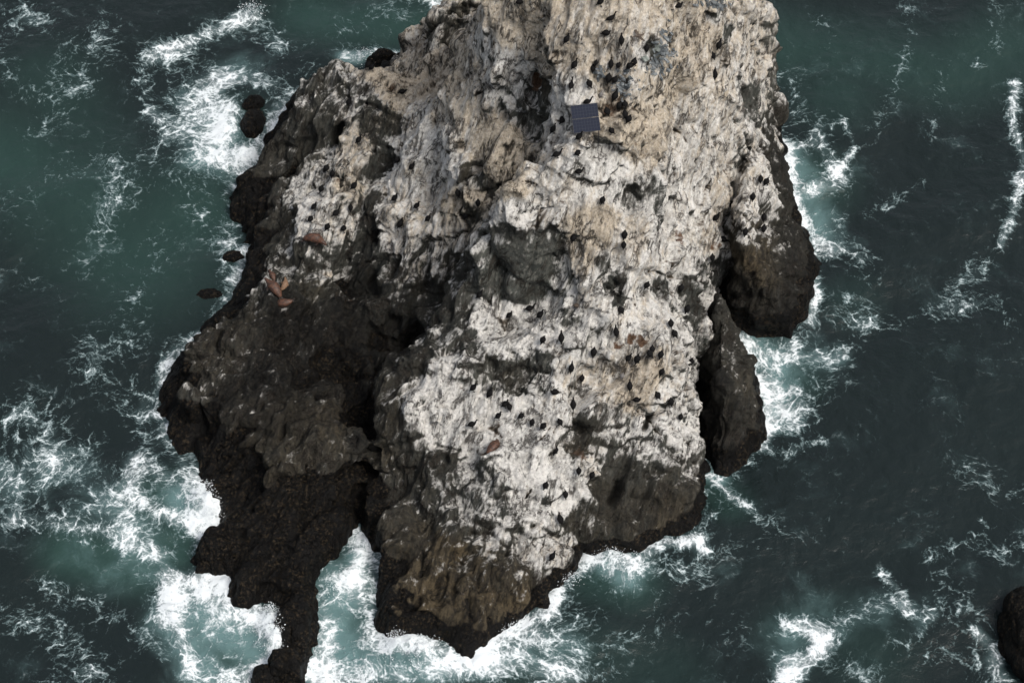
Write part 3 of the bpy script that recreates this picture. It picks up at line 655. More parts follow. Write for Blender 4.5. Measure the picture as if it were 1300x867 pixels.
buttress([(895,410,5),(918,418,4),(930,430,3.5),(950,465,3.2),(964,492,3.2),(969,520,3.4),(966,552,3.6),(950,580,4),(925,598,4),(905,592,4),(892,572,4),(880,520,4),(880,450,4)],
         [(905,425,7),(925,445,6),(900,470,6.5),(935,480,5.6),(955,500,3.8),(910,520,5.2),(940,530,4.2),(900,550,3.2),(935,560,2.8),(960,530,2.4)],
         [(905,430,12,.15,.1,.3,.6),(930,450,12,.1,.1,.3,.6),(940,490,12,.08,0,.5,.4),(910,480,12,.03,0,.2,.95),(945,520,12,.06,.1,.4,.7),(925,540,12,.03,0,.4,.8),(900,540,10,0,0,.1,1),(935,570,12,0,0,.3,.9)],
         "smaller rounded dark rock buttress below the tall one, right of the white face", 4, 2.9)

# boulders in the surf
def boulder(cx, cy, wpx, hpx, zt, label, seed, cat="rock", group=None, flat=.8, splat=None):
    """half-sunk boulder; cx,cy = centre of its waterline in the photo, zt = height"""
    bm = bmesh.new(); bmesh.ops.create_icosphere(bm, subdivisions=5, radius=1.0)
    V = np.array([v.co for v in bm.verts]); F3 = np.array([[v.index for v in f.verts] for f in bm.faces]); bm.free()
    c = P(cx, cy, 0); rx = wpx / 2 / 15.2; ry = hpx / 2 / 11.6
    r = np.abs(V[:, :2]).max(1)
    V = V * (1 + .22 * fbm(V * .9 + seed * 3.1, 3, seed)[:, None])
    _, _, ID, CE = voronoi(V * 1.6 + seed, seed)
    q = V * 1.6 + seed
    F1, F2, ID, CE = voronoi(q, seed)
    V = V * (1 + .10 * ((ID & 255) / 255. - .5) - .06 * np.exp(-((F2 - F1) / .12) ** 2) + .07 * fbm(V * 3.5, 3, seed + 5))[:, None]
    W = V * np.array([rx, ry, zt * 1.15])
    W = W + np.array([c.x, c.y, -.15])
    me = mesh_from("boulder", W, F3, ROCK)
    n = len(W); o = np.ones(n)
    attr(me, "guano", 0 * o); attr(me, "tan", 0 * o); attr(me, "brown", .4 * o); attr(me, "slate", .9 * o); attr(me, "rust", 0 * o)
    attr(me, "wet", .8 * o); attr(me, "cavity", .5 * fbm(W * 1.2, 3, 5))
    ob = link("boulder", me); tag(ob, label, cat, group)
    return ob
GB = "dark boulders awash around the islet"
boulder(322,134,34,26,1.1,"small round black boulder awash in foam, upper of the pair left of the islet",21,group=GB)
boulder(321,160,36,44,1.5,"larger black boulder below the small round one in the left surf",22,group=GB)
boulder(366,158,26,22,1.3,"small black rock wedged against the upper left foot of the islet",23,group=GB)
boulder(350,180,32,26,1.3,"black rock at the left foot of the islet where the white surf breaks",24,group=GB)
boulder(487,84,52,26,2.0,"low black boulder behind the upper left block, beside two perched cormorants",25,group=GB)
boulder(521,92,60,30,2.6,"larger black boulder in foam behind the saddle of the islet",26,group=GB)
boulder(297,328,34,20,.7,"low dark rock barely awash beside the left shore",27,group=GB)
boulder(266,374,40,18,.5,"flat brown rock almost under water left of the rusty slab",28,group=GB)
boulder(276,702,56,50,1.8,"black weed covered rock at the lower left edge between two white surges",29,group=GB)
boulder(1312,808,90,110,3.2,"dark rock at the right edge of the picture near the bottom corner",30,group=GB)
boulder(182,845,60,40,.05,"brown submerged rock showing through the water at lower left",31,group=GB)
boulder(338,862,40,34,1.2,"black rock at the bottom end of the dark left promontory",32,group=GB)

BV = make_bvh(np.vstack(ALLV), np.vstack(ALLF))
#@@SEA
# ------------------------------------------------------------------ the sea
def axis(lo, hi, st, far=4000):
    a = list(np.arange(lo, hi, st)); s = st; x = a[-1]
    R_ = []
    while x < far: s *= 1.35; x += s; R_.append(x)
    L_ = []; s = st; x = lo
    while x > -far: s *= 1.35; x -= s; L_.append(x)
    return np.array(L_[::-1] + a + R_)
gx = axis(-50, 50, .2); gy = axis(-48, 62, .2)
X, Y = np.meshgrid(gx, gy); XY = np.stack([X.ravel(), Y.ravel(), np.zeros(X.size)], 1)
near = (np.abs(XY[:, 0]) < 80) & (np.abs(XY[:, 1]) < 90)
def g2(x, y): p = P(x, y); return np.array([p.x, p.y])
def stroke(pts, rad, Vv):
    """distance-based soft band along a polyline given in photo coordinates"""
    pts = [g2(*p) for p in pts]; r = rad / 14.0
    D = np.full(len(XY), 99.)
    if len(pts) == 1: D = np.hypot(XY[:, 0] - pts[0][0], XY[:, 1] - pts[0][1])
    for A, B in zip(pts[:-1], pts[1:]): D = np.minimum(D, seg_dist(XY[:, 0], XY[:, 1], A, B))
    return Vv * np.exp(-(D / r) ** 2 * .9)
# density of foam: union of strokes (photo coordinates, radius in photo pixels, strength)
FO = [
 ([(190,70),(215,62),(255,45),(300,28),(320,15)],14,.75),([(185,80),(180,110),(195,150)],14,.5),([(300,20),(320,18)],14,.75),
 ([(230,80),(250,130),(240,180)],45,.48),([(270,130),(280,190),(300,200)],36,.52),([(290,140),(285,175)],16,.8),([(300,205),(330,185),(352,150)],16,.95),([(275,205),(310,205)],14,.9),
 ([(345,110),(320,100),(280,95)],24,.55),([(375,120),(355,135)],16,.65),([(330,40),(370,60),(390,90)],26,.38),([(240,230),(260,260),(290,300)],26,.4),([(130,290),(150,240),(145,200)],14,.35),
 ([(60,30),(40,10),(10,30)],28,.36),([(140,30),(120,80),(100,110)],26,.36),([(100,60),(60,150),(40,160)],24,.28),([(0,60),(30,120)],20,.28),([(270,100),(200,180),(160,260)],20,.35),
 ([(440,72),(480,68),(540,75),(570,85)],13,.95),([(540,70),(560,60)],9,.7),([(500,-6),(540,-2),(555,5)],13,.95),([(575,-5),(600,8),(620,20)],12,.9),([(430,40),(500,20)],30,.2),
 ([(290,310),(280,360),(300,350),(310,320)],10,.55),([(200,300),(160,420),(120,440)],26,.3),([(270,420),(230,430),(205,470),(195,520)],13,.5),([(150,450),(120,470),(170,500),(200,560)],26,.38),
 ([(0,600),(60,560),(100,600),(160,640)],40,.30),([(20,660),(80,665),(140,680),(200,700)],16,.65),([(170,580),(165,630),(200,650),(240,660)],13,.7),([(180,590),(250,620),(265,650)],22,.6),([(248,612),(268,640),(250,668)],14,1.25),
 ([(150,640),(190,700),(225,770)],30,.4),([(30,520),(100,560),(30,600)],40,.22),([(0,540),(60,640)],40,.2),([(215,780),(225,730),(255,735),(275,740)],16,.95),([(270,750),(300,780),(340,800),(355,830)],19,1.0),
 ([(230,790),(280,820),(320,850)],34,.5),([(335,790),(358,805),(352,835),(330,850)],13,1.4),([(210,720),(212,760),(230,800),(240,850)],10,.8),([(250,860),(330,870)],24,.5),([(0,770),(70,800),(130,850)],24,.38),([(60,740),(130,770),(200,830)],14,.4),([(110,850),(60,870)],20,.35),
 ([(460,690),(455,720),(440,740)],13,.95),([(430,740),(420,790),(410,850)],16,.75),([(455,730),(465,790),(470,840)],18,.7),([(400,850),(440,862),(520,855)],20,.75),([(500,820),(540,830),(570,850)],16,1.0),([(500,812),(535,820)],12,1.4),
 ([(560,850),(620,840),(680,815)],20,.8),([(600,835),(640,805),(670,798)],12,.9),([(680,800),(720,830),(760,860)],26,.45),([(640,850),(720,860)],24,.55),([(700,780),(710,745),(735,725),(745,705)],9,.85),
 ([(745,705),(780,705),(800,715)],14,.9),([(750,720),(790,740)],18,.6),([(820,700),(850,692),(885,690),(895,700)],10,.75),([(800,715),(850,720),(880,730)],16,.5),([(735,780),(770,800),(820,800)],30,.3),([(540,720),(520,790)],4,.0),
 ([(892,578),(905,600),(925,625),(960,655)],9,.6),([(930,640),(980,670)],18,.25),([(967,560),(985,520),(975,470),(950,440),(930,425)],13,.9),([(940,440),(1000,450),(1060,448),(1080,440)],16,.7),([(980,480),(1020,500),(1000,540)],22,.45),([(975,570),(1000,575),(1040,560)],8,.5),([(1000,540),(1060,470)],30,.25),
 ([(1005,210),(1005,240),(1025,290),(1050,320)],14,.85),([(1000,190),(1040,180),(1060,220),(1040,240)],16,.75),([(1060,220),(1085,190),(1070,155)],6,.6),([(1030,240),(1070,235)],14,.7),([(1028,340),(1035,370),(1030,410)],9,.55),([(1050,310),(1100,330)],10,.4),([(1000,100),(1010,150),(1040,160)],24,.35),([(1060,280),(1100,350),(1080,400)],26,.28),
 ([(1100,270),(1150,245),(1170,225)],10,.4),([(1100,410),(1200,395),(1260,380)],14,.4),([(1290,100),(1285,150),(1300,200),(1290,260),(1270,310)],10,.8),([(1240,330),(1220,380),(1280,400)],22,.36),([(1150,0),(1160,40),(1130,130)],12,.3),([(1260,0),(1265,60),(1240,80)],12,.32),([(1040,20),(1060,60)],16,.2),([(1130,130),(1100,180)],12,.22),([(1200,90),(1180,170)],14,.2),
 ([(1000,790),(1030,795),(1045,815),(1020,840),(995,860)],14,.9),([(1000,840),(1000,870)],18,.75),([(1045,800),(1100,770),(1140,765),(1180,780)],16,.6),([(1120,725),(1145,750),(1150,780)],8,.7),([(1180,700),(1240,680),(1255,660)],12,.42),([(1200,740),(1240,800),(1270,830)],20,.42),([(1150,820),(1220,830),(1280,860)],22,.38),([(1060,840),(1110,860)],20,.3),([(1270,700),(1300,690)],20,.32),([(1240,800),(1262,820),(1275,860)],9,.6),
 ([(1225,600),(1290,620)],30,.18),([(1080,650),(1040,680)],12,.14),([(860,760),(940,800)],30,.16),([(900,700),(1000,690)],20,.18),([(0,270),(100,200)],50,.16),([(60,350),(120,330)],60,.12),
]
foam = np.zeros(len(XY))
for pts, rad, s in FO:
    v = stroke(pts, rad, s)
    foam = 1 - (1 - np.clip(foam, 0, 3) * .5) * (1 - np.clip(v, 0, 1.6) * .5); foam = foam * 2
    foam = np.minimum(foam, 1.6)
foam = np.where(foam > .7, .7 + (foam - .7) * .7, foam)
# surf lace right at the rock's foot
D, _ = coast_field(XY[:, 0], XY[:, 1], [tuple(g2(c[0], c[1])) for c in coast_main], [1] * len(coast_main))
for bc in BUTT: D = np.maximum(D, coast_field(XY[:, 0], XY[:, 1], [tuple(g2(c[0], c[1])) for c in bc], [1] * len(bc))[0])
lace = np.exp(-(np.clip(-D, 0, 99) / 1.0) ** 2) * (.45 + .45 * noise3(XY * .25, 5))
foam = np.maximum(foam, foam * .8 + np.where(near, lace, 0))
# clearer green water and milky aerated water
TE = [([(0,200),(100,250),(180,330),(230,280)],110,.9),([(60,100),(200,330)],80,.6),([(400,20),(540,40)],60,1.0),([(1000,60),(1090,70),(1200,90),(1290,60)],80,.75),([(1060,120)],70,.7),([(90,700),(180,720),(220,690)],40,1.1),([(250,780),(320,830),(480,830)],50,1.0),([(440,740),(450,840)],40,1.0),
      ([(200,640)],50,.8),([(650,840)],40,.7),([(1010,480),(960,450)],40,.7),([(760,730),(800,740)],40,.8),([(1030,230)],60,.8),([(900,610),(930,640)],30,.7),([(1060,800),(1100,830)],70,.45),([(1010,800)],50,.5),([(700,830),(850,850)],60,.4),([(1080,380)],50,.4),([(290,160)],70,.6)]
teal = np.zeros(len(XY)) + .12
for pts, rad, s in TE: teal = np.maximum(teal, stroke(pts, rad, s))
teal = np.clip(teal * (1 + .35 * fbm(XY * .06, 3, 201)), 0, 1)
MI = [([(0,600),(80,600),(160,640)],50,.3),([(150,640),(200,720)],40,.4),([(250,130),(260,180)],50,.4),([(230,780),(260,850)],40,.7),([(400,780),(400,850)],30,.5),([(720,720),(800,720)],26,.45),([(1010,250),(1060,300)],30,.35),([(980,450),(1060,450)],26,.4),([(1000,800),(1150,770)],40,.3),([(640,830),(720,830)],30,.4),([(90,690),(180,730)],40,.22),([(250,780),(320,820),(350,830)],34,.9),([(430,740),(430,830),(480,840),(560,850)],30,.85),([(455,690),(450,730)],16,.8),([(770,720),(795,735)],20,.7),([(1000,200),(1030,240),(1040,290)],26,.7),([(960,440),(990,470),(985,530)],28,.7),([(270,150),(300,200),(260,200)],34,.6),([(230,630),(250,650)],28,.7),([(440,75),(560,75)],16,.7),([(160,680),(200,720)],30,.5),([(895,585),(915,605)],12,.7),([(1010,800),(1000,850)],24,.5),([(600,850),(680,820)],24,.5),([(1030,360)],16,.5),([(300,80)],50,.3),([(220,780),(250,850)],30,.5)]
milk = np.zeros(len(XY))
for pts, rad, s in MI: milk = np.maximum(milk, stroke(pts, rad, s))
# particles carried through an eddying flow: the foam pattern is drawn in these coordinates
q = XY.copy()
def vel(p):
    e = .05
    def psi(p_): return 9 * noise3(np.stack([p_[:, 0] * .055, p_[:, 1] * .055, 0 * p_[:, 0] + 3], 1), 301) + 3.2 * noise3(np.stack([p_[:, 0] * .16, p_[:, 1] * .16, 0 * p_[:, 0] + 7], 1), 302) + .45 * noise3(np.stack([p_[:, 0] * .42, p_[:, 1] * .42, 0 * p_[:, 0] + 9], 1), 303)
    b = psi(p); dx = p.copy(); dx[:, 0] += e; dy = p.copy(); dy[:, 1] += e
    return np.stack([(psi(dy) - b) / e, -(psi(dx) - b) / e, 0 * b], 1)
ii = np.where(near)[0]; qq = q[ii]
for _ in range(3): qq = qq - .20 * vel(qq)
q[ii] = qq
# swell, chop and heaps of broken water
h = .32 * np.sin(XY[:, 0] * .22 - XY[:, 1] * .31 + 1.8 * noise3(XY * .05, 9)) + .34 * fbm(XY * .14, 3, 211) + .10 * fbm(XY * .7, 3, 215, .55)
h = h + np.clip(foam, 0, 1.4) ** 2 * (.22 * fbm(q * .9, 3, 221, .6) + .12)
SP = [(258,640,16,1.3),(350,812,16,1.5),(345,790,9,1.1),(520,822,18,1.2),(540,832,12,.9),(455,705,10,.7),(310,200,16,.8),(320,16,12,.5),(525,72,14,.6),(465,72,10,.6),(1030,235,18,.4),(720,735,9,.4),(770,705,14,.5)]
for (x, y, r, a) in SP:
    c = g2(x, y); d = np.hypot(XY[:, 0] - c[0], XY[:, 1] - c[1]) / (r / 14.)
    h += a * np.exp(-d * d) * (.6 + .8 * fbm(XY * 1.1, 4, 231, .6))
h = np.where(near, h, 0) - .15
V = XY.copy(); V[:, 2] = h
ny, nx = X.shape; idx = np.arange(nx * ny).reshape(ny, nx)
Fq = np.stack([idx[:-1, :-1], idx[:-1, 1:], idx[1:, 1:], idx[1:, :-1]], 2).reshape(-1, 4)
me = mesh_from("sea", V, Fq, SEA)
attr(me, "foam", foam); attr(me, "flow", q); attr(me, "teal", teal); attr(me, "milk", milk)
sea = link("sea", me); tag(sea, "dark green sea laced with white foam and breaking surf", kind="structure")
#@@LIFE
# ------------------------------------------------------------------ lofted animals
def tube(pts, rad, n=12, flat=1.0, flatdir=(0, 0, 1)):
    """closed elliptical tube through points; flat < 1 squeezes it along flatdir"""
    pts = [np.array(p, float) for p in pts]; V = []; F = []
    fd = np.array(flatdir, float)
    for i, p in enumerate(pts):
        t = pts[min(i + 1, len(pts) - 1)] - pts[max(i - 1, 0)]; t = t / (np.linalg.norm(t) + 1e-9)
        a = fd - t * (fd @ t); a = a / (np.linalg.norm(a) + 1e-9); b = np.cross(t, a)
        for k in range(n):
            th = 2 * math.pi * k / n
            V.append(p + rad[i] * (math.cos(th) * a * flat + math.sin(th) * b))
    for i in range(len(pts) - 1):
        for k in range(n):
            F.append((i * n + k, i * n + (k + 1) % n, (i + 1) * n + (k + 1) % n, (i + 1) * n + k))
    m = len(pts) - 1
    for base, rev in ((0, 1), (m * n, 0)):
        c = len(V); V.append(pts[0] if base == 0 else pts[m])
        for k in range(n):
            f = (base + k, base + (k + 1) % n, c); F.append(f[::-1] if rev else f)
    return V, F
def tubes_mesh(name, specs, mat):
    V = []; F = []
    for sp in specs:
        v, f = tube(*sp[:2], **(sp[2] if len(sp) > 2 else {})); o = len(V); V += v; F += [tuple(i + o for i in q) for q in f]
    me = bpy.data.meshes.new(name); me.from_pydata([tuple(v) for v in V], [], F); me.update()
    me.polygons.foreach_set("use_smooth", [True] * len(me.polygons))
    if mat: me.materials.append(mat)
    return me
def body_mesh(name, specs, mat, voxel):
    V, F = remesh(tubes_mesh("t", specs, None), voxel)
    V = .5 * V + .5 * smooth_field(V, F, 2)
    return mesh_from(name, V, F, mat)

PLUME = simple("cormorant_plumage", (.004, .004, .004), (.010, .009, .009), .85, 30, bump=.2, spec=.15)
BROWNP = simple("brown_plumage", (.05, .035, .025), (.10, .075, .055), .7, 30)
DOWN = simple("grey_down", (.11, .10, .095), (.20, .19, .18), .9, 30)
BILL = simple("bill_horn", (.06, .05, .04), (.12, .09, .06), .5, 40)
FOOT = simple("webbed_foot_skin", (.012, .012, .012), (.03, .03, .03), .6, 40)

def bird_parts(kind, plume):
    """meshes of one cormorant: heading +x, feet at the origin"""
    FL = dict(n=10)
    if kind == 'upright':
        body = [([(-.25, 0, .05), (-.20, 0, .09), (-.13, 0, .15)], [.012, .035, .04], dict(n=10, flat=.35, flatdir=(1, 0, 1))),
                ([(-.15, 0, .13), (-.09, 0, .20), (-.02, 0, .29), (.05, 0, .39), (.10, 0, .47), (.125, 0, .54), (.125, 0, .60), (.14, 0, .65)], [.03, .085, .115, .11, .075, .045, .034, .030], FL),
                ([(.12, 0, .64), (.15, 0, .67), (.20, 0, .67)], [.03, .042, .022], FL)]
        bill = [([(.19, 0, .668), (.24, 0, .664), (.285, 0, .655)], [.018, .011, .006], dict(n=6))]
        wax = [(-.17, .0, .13), (-.09, .0, .23), (0, .0, .33), (.07, .0, .41)]; legx = 0.0; lz = .2
    elif kind == 'neck':
        body = [([(-.36, 0, .15), (-.28, 0, .16), (-.18, 0, .18)], [.012, .035, .045], dict(n=10, flat=.35, flatdir=(0, 0, 1))),
                ([(-.22, 0, .17), (-.13, 0, .19), (0, 0, .22), (.10, 0, .26), (.17, 0, .32), (.21, 0, .40), (.23, 0, .48), (.26, 0, .54)], [.03, .085, .11, .095, .055, .038, .032, .030], FL),
                ([(.24, 0, .53), (.275, 0, .56), (.32, 0, .56)], [.03, .042, .022], FL)]
        bill = [([(.31, 0, .558), (.36, 0, .554), (.41, 0, .545)], [.018, .011, .006], dict(n=6))]
        wax = [(-.24, 0, .18), (-.12, 0, .22), (0, 0, .25), (.09, 0, .28)]; legx = 0.0; lz = .14
    elif kind == 'hunched':
        body = [([(-.24, 0, .06), (-.19, 0, .10), (-.12, 0, .15)], [.012, .035, .04], dict(n=10, flat=.35, flatdir=(1, 0, 1))),
                ([(-.14, 0, .13), (-.08, 0, .20), (-.01, 0, .28), (.05, 0, .36), (.09, 0, .43)], [.03, .09, .125, .12, .06], FL),
                ([(.06, 0, .42), (.09, 0, .47), (.15, 0, .47)], [.05, .05, .024], FL)]
        bill = [([(.14, 0, .468), (.19, 0, .455), (.235, 0, .44)], [.018, .011, .006], dict(n=6))]
        wax = [(-.16, .0, .14), (-.08, .0, .23), (0, .0, .32), (.06, .0, .38)]; legx = 0.0; lz = .18
    elif kind == 'sitting':
        body = [([(-.38, 0, .10), (-.30, 0, .10), (-.2, 0, .11)], [.012, .035, .05], dict(n=10, flat=.35, flatdir=(0, 0, 1))),
                ([(-.24, 0, .11), (-.14, 0, .12), (0, 0, .13), (.11, 0, .15), (.18, 0, .20), (.19, 0, .26)], [.03, .10, .125, .11, .06, .042], FL),
                ([(.17, 0, .26), (.21, 0, .29), (.26, 0, .285)], [.036, .045, .022], FL)]
        bill = [([(.25, 0, .285), (.30, 0, .28), (.35, 0, .27)], [.018, .011, .006], dict(n=6))]
        wax = [(-.26, 0, .15), (-.13, 0, .17), (0, 0, .19), (.1, 0, .19)]; legx = 0.0; lz = .06
    else:   # spread: landing, wings open
        body = [([(-.36, 0, .40), (-.28, 0, .40), (-.18, 0, .40)], [.03, .04, .045], dict(n=10, flat=.3, flatdir=(0, 0, 1))),
                ([(-.22, 0, .40), (-.13, 0, .40), (0, 0, .40), (.10, 0, .41), (.20, 0, .43), (.30, 0, .44), (.38, 0, .44)], [.03, .065, .08, .065, .04, .03, .026], FL)]
        bill = [([(.39, 0, .44), (.43, 0, .437), (.48, 0, .43)], [.018, .011, .006], dict(n=6))]
        wax = None; legx = 0.0; lz = .36
    body = [(b_[0], [x * 1.22 for x in b_[1]], b_[2]) for b_ in body]
    out = [("body", body_mesh("body", body, plume, .016), plume), ("bill", tubes_mesh("bill", bill, BILL), BILL)]
    for s_ in (-1, 1):
        if wax:
            w = [([(x, s_ * y, z) for (x, _, z), y in zip(wax, (.025, .10, .125, .105))], [.02, .075, .105, .06], dict(n=8, flat=.35, flatdir=(0, 1, 0)))]
        else:
            w = [([(.03, s_ * .05, .42), (.06, s_ * .22, .47), (.02, s_ * .42, .48), (-.08, s_ * .62, .45)], [.07, .09, .08, .02], dict(n=8, flat=.18, flatdir=(0, 0, 1)))]
        out.append(("wing", tubes_mesh("wing", w, plume), plume))
        lg = [([(legx, s_ * .045, lz), (legx + .01, s_ * .05, .03)], [.018, .012], dict(n=6)),
              ([(legx - .02, s_ * .05, .012), (legx + .04, s_ * .055, .012), (legx + .09, s_ * .065, .008)], [.012, .035, .042], dict(n=8, flat=.25, flatdir=(0, 0, 1)))]
        out.append(("foot", tubes_mesh("foot", lg, FOOT), FOOT))
    return out
KIND = {('upright', 'k'): bird_parts('upright', PLUME), ('neck', 'k'): bird_parts('neck', PLUME), ('hunched', 'k'): bird_parts('hunched', PLUME),
        ('sitting', 'k'): bird_parts('sitting', PLUME), ('spread', 'b'): bird_parts('spread', BROWNP), ('sitting', 'g'): bird_parts('sitting', DOWN), ('hunched', 'g'): bird_parts('hunched', DOWN), ('sitting', 'b'): bird_parts('sitting', BROWNP)}
AXIS = {'upright': (.40, .62), 'neck': (.62, .40), 'hunched': (.36, .44), 'sitting': (.58, .18), 'spread': (.8, .05)}
SP_, CP_ = math.sin(PITCH), math.cos(PITCH)
def yaw_for(kind, ang):
    """heading that makes the bird lean as in the photo"""
    ax, az = AXIS[kind]; best = (9, 0)
    for k in range(72):
        y = 2 * math.pi * k / 72
        sx = ax * math.cos(y); sy = ax * math.sin(y) * SP_ + az * CP_
        d = abs((math.atan2(sy, sx) - R(ang) + math.pi) % (2 * math.pi) - math.pi)
        if d < best[0] - .02: best = (d, y)
    return best[1]
BS = 1.58
GROUP = "cormorants perched on the islet"
WORD = {'upright': 'upright', 'neck': 'long necked', 'hunched': 'hunched', 'sitting': 'low sitting', 'spread': 'open winged'}
ORD = ['leftmost', 'second from left', 'third from left', 'fourth from left', 'fifth from left', 'sixth from left', 'seventh from left', 'eighth from left', 'ninth from left', 'tenth from left', 'eleventh from left', 'twelfth from left', 'thirteenth from left']
U, H, NK, S_ = 'upright', 'hunched', 'neck', 'sitting'
# (place in words, [(px, py, lean in degrees, posture, colour, size)])
FLOCK = [
 ("on the cream slope at the top edge", [(661,2,30,S_),(762,4,45,U),(775,23,35,NK),(770,42,10,S_),(719,51,60,U),(789,52,92,U),(861,7,25,S_)]),
 ("among the grey rubble above the solar panel", [(729,84,60,U),(752,87,88,H),(757,79,80,H,'k',.7),(775,82,88,U),(786,83,60,H,'k',.9),(804,80,70,H),(799,84,50,H),(820,62,85,H)]),
 ("on the ledge above the solar panel", [(725,108,78,NK),(748,107,120,H),(773,101,80,H,'k',1.15),(781,102,60,H),(796,101,90,H,'k',.85),(763,120,75,H,'g',.7),(781,123,68,U)]),
 ("on brown ground right of solar panel", [(787,135,65,H,'k',1.1),(793,132,100,H),(771,143,112,H),(793,147,100,U),(798,152,60,H),(776,166,135,H)]),
 ("left of and below the solar panel", [(745,129,30,NK),(715,151,62,NK,'k',1.1),(702,165,60,U),(735,175,45,U),(707,196,32,NK),(733,195,35,H),(735,217,20,NK)]),
 ("on the cream right shoulder near the top", [(912,58,70,U),(904,71,112,H),(907,96,90,U)]),
 ("on the right flank above the tall buttress", [(928,259,40,S_,'k',1.15),(908,277,52,U),(955,250,88,H),(965,227,90,H),(972,231,60,H),(969,276,80,H),(969,291,85,H),(946,295,80,H),(917,304,150,S_),(904,327,90,H)]),
 ("on the white slope below the solar panel", [(765,254,68,H),(728,302,75,U),(792,299,80,H),(792,311,85,H),(821,362,60,H),(864,365,75,H)]),
 ("round the dark slab on the central face", [(609,375,50,U),(646,400,45,U),(672,391,25,NK),(686,401,50,U),(733,388,5,S_,'b',.8),(689,432,65,H),(713,430,90,U),(607,257,90,H)]),
 ("around the pale hollow in the right centre", [(788,394,118,H),(782,422,98,U),(754,448,80,H,'k',1.1),(797,455,50,U),(809,457,72,H,'k',1.1),(828,444,88,H),(825,450,125,H),(839,450,75,H),(851,411,95,H),(856,423,120,H),(872,393,70,H),(877,459,70,H,'k',.9),(840,471,65,H)]),
 ("on the ledge across the lower white face", [(601,492,50,U),(621,500,62,U),(641,513,45,U),(647,516,100,H),(633,528,45,U),(599,537,30,NK),(662,528,38,H),(676,536,75,H),(689,541,48,H),(711,535,118,H)]),
 ("in the middle of the lower white face", [(725,467,82,U),(738,480,80,H),(704,498,170,S_),(727,515,90,U),(790,477,70,H,'g',.8),(799,490,90,U),(808,507,10,S_,'k',.8)]),
 ("on the lower right edge of white face", [(834,502,122,H),(851,510,100,H),(864,528,80,H,'k',.9)]),
 ("on the narrow white rib low on the islet", [(704,571,75,H),(692,616,65,H),(718,627,95,H),(711,659,105,U),(701,706,62,U),(735,597,90,H),(752,602,65,H)]),
 ("on the upper left block of the islet", [(468,75,55,U),(472,86,50,U),(443,130,55,U),(455,178,50,U),(512,117,20,S_)]),
 ("on the pale ground of the left block", [(415,214,60,H),(422,221,80,H),(409,240,70,H),(450,237,52,U),(399,263,45,U),(427,269,52,NK),(445,263,92,H),(395,278,45,H),(416,288,60,H),(437,290,30,H)]),
 ("on the white slope left of the recess", [(505,204,50,H),(523,212,48,U),(501,253,45,U),(529,262,42,U),(509,285,62,U),(544,278,50,U),(582,245,105,H),(592,273,75,H)]),
]
flock = []
for place, birds in FLOCK:
    flock += [b for b in birds]
def stand(px, py, dy=4.0):
    h = BV.ray_cast(CAM, ray(px, py + dy))
    for k_ in range(1, 9):
        if h[0] is None: h = BV.ray_cast(CAM, ray(px, py + dy + 4 * k_))
    return h
proto = {}
def place_bird(px, py, ang, kind, colr, size, label, cat='cormorant', group=GROUP):
    h = stand(px, py, 4.0 if kind != 'sitting' else 2.0)
    if h[0] is None: return
    loc = h[0] + h[1] * .06
    jit = .92 + .16 * random.random()
    key = (kind, colr)
    if key in proto:
        src = proto[key]; root = src.copy(); col.objects.link(root)
        for ch in src.children:
            c = ch.copy(); col.objects.link(c); c.parent = root
    else:
        root = empty("cormorant"); proto[key] = root
        for nm, me_, _ in KIND[key]: link(nm, me_, root)
    root.location = loc - Vector((0, 0, .03))
    tilt = Vector((h[1].x, h[1].y, 0)) * .18
    root.rotation_euler = (-tilt.y, tilt.x, yaw_for(kind, ang))
    root.rotation_euler = (Matrix.Rotation(0, 3, 'X')).to_euler(); root.rotation_euler.z = yaw_for(kind, ang)
    s_ = BS * size * jit; root.scale = (s_, s_, s_)
    tag(root, label, cat, group)
for place, birds in FLOCK:
    for i, b in enumerate(sorted(birds, key=lambda b: (b[0], b[1]))):
        px, py, ang, kind = b[:4]; colr = b[4] if len(b) > 4 else 'k'; size = b[5] if len(b) > 5 else 1.0
        cw = {'k': 'black cormorant', 'g': 'grey young cormorant', 'b': 'brown cormorant'}[colr]
        place_bird(px, py, ang, kind, colr, size, "%s %s %s, %s" % (WORD[kind], cw, place, ORD[i]))
place_bird(811, 48, 200, 'spread', 'b', .95, "brown cormorant with both wings spread, landing above the grey rubble")

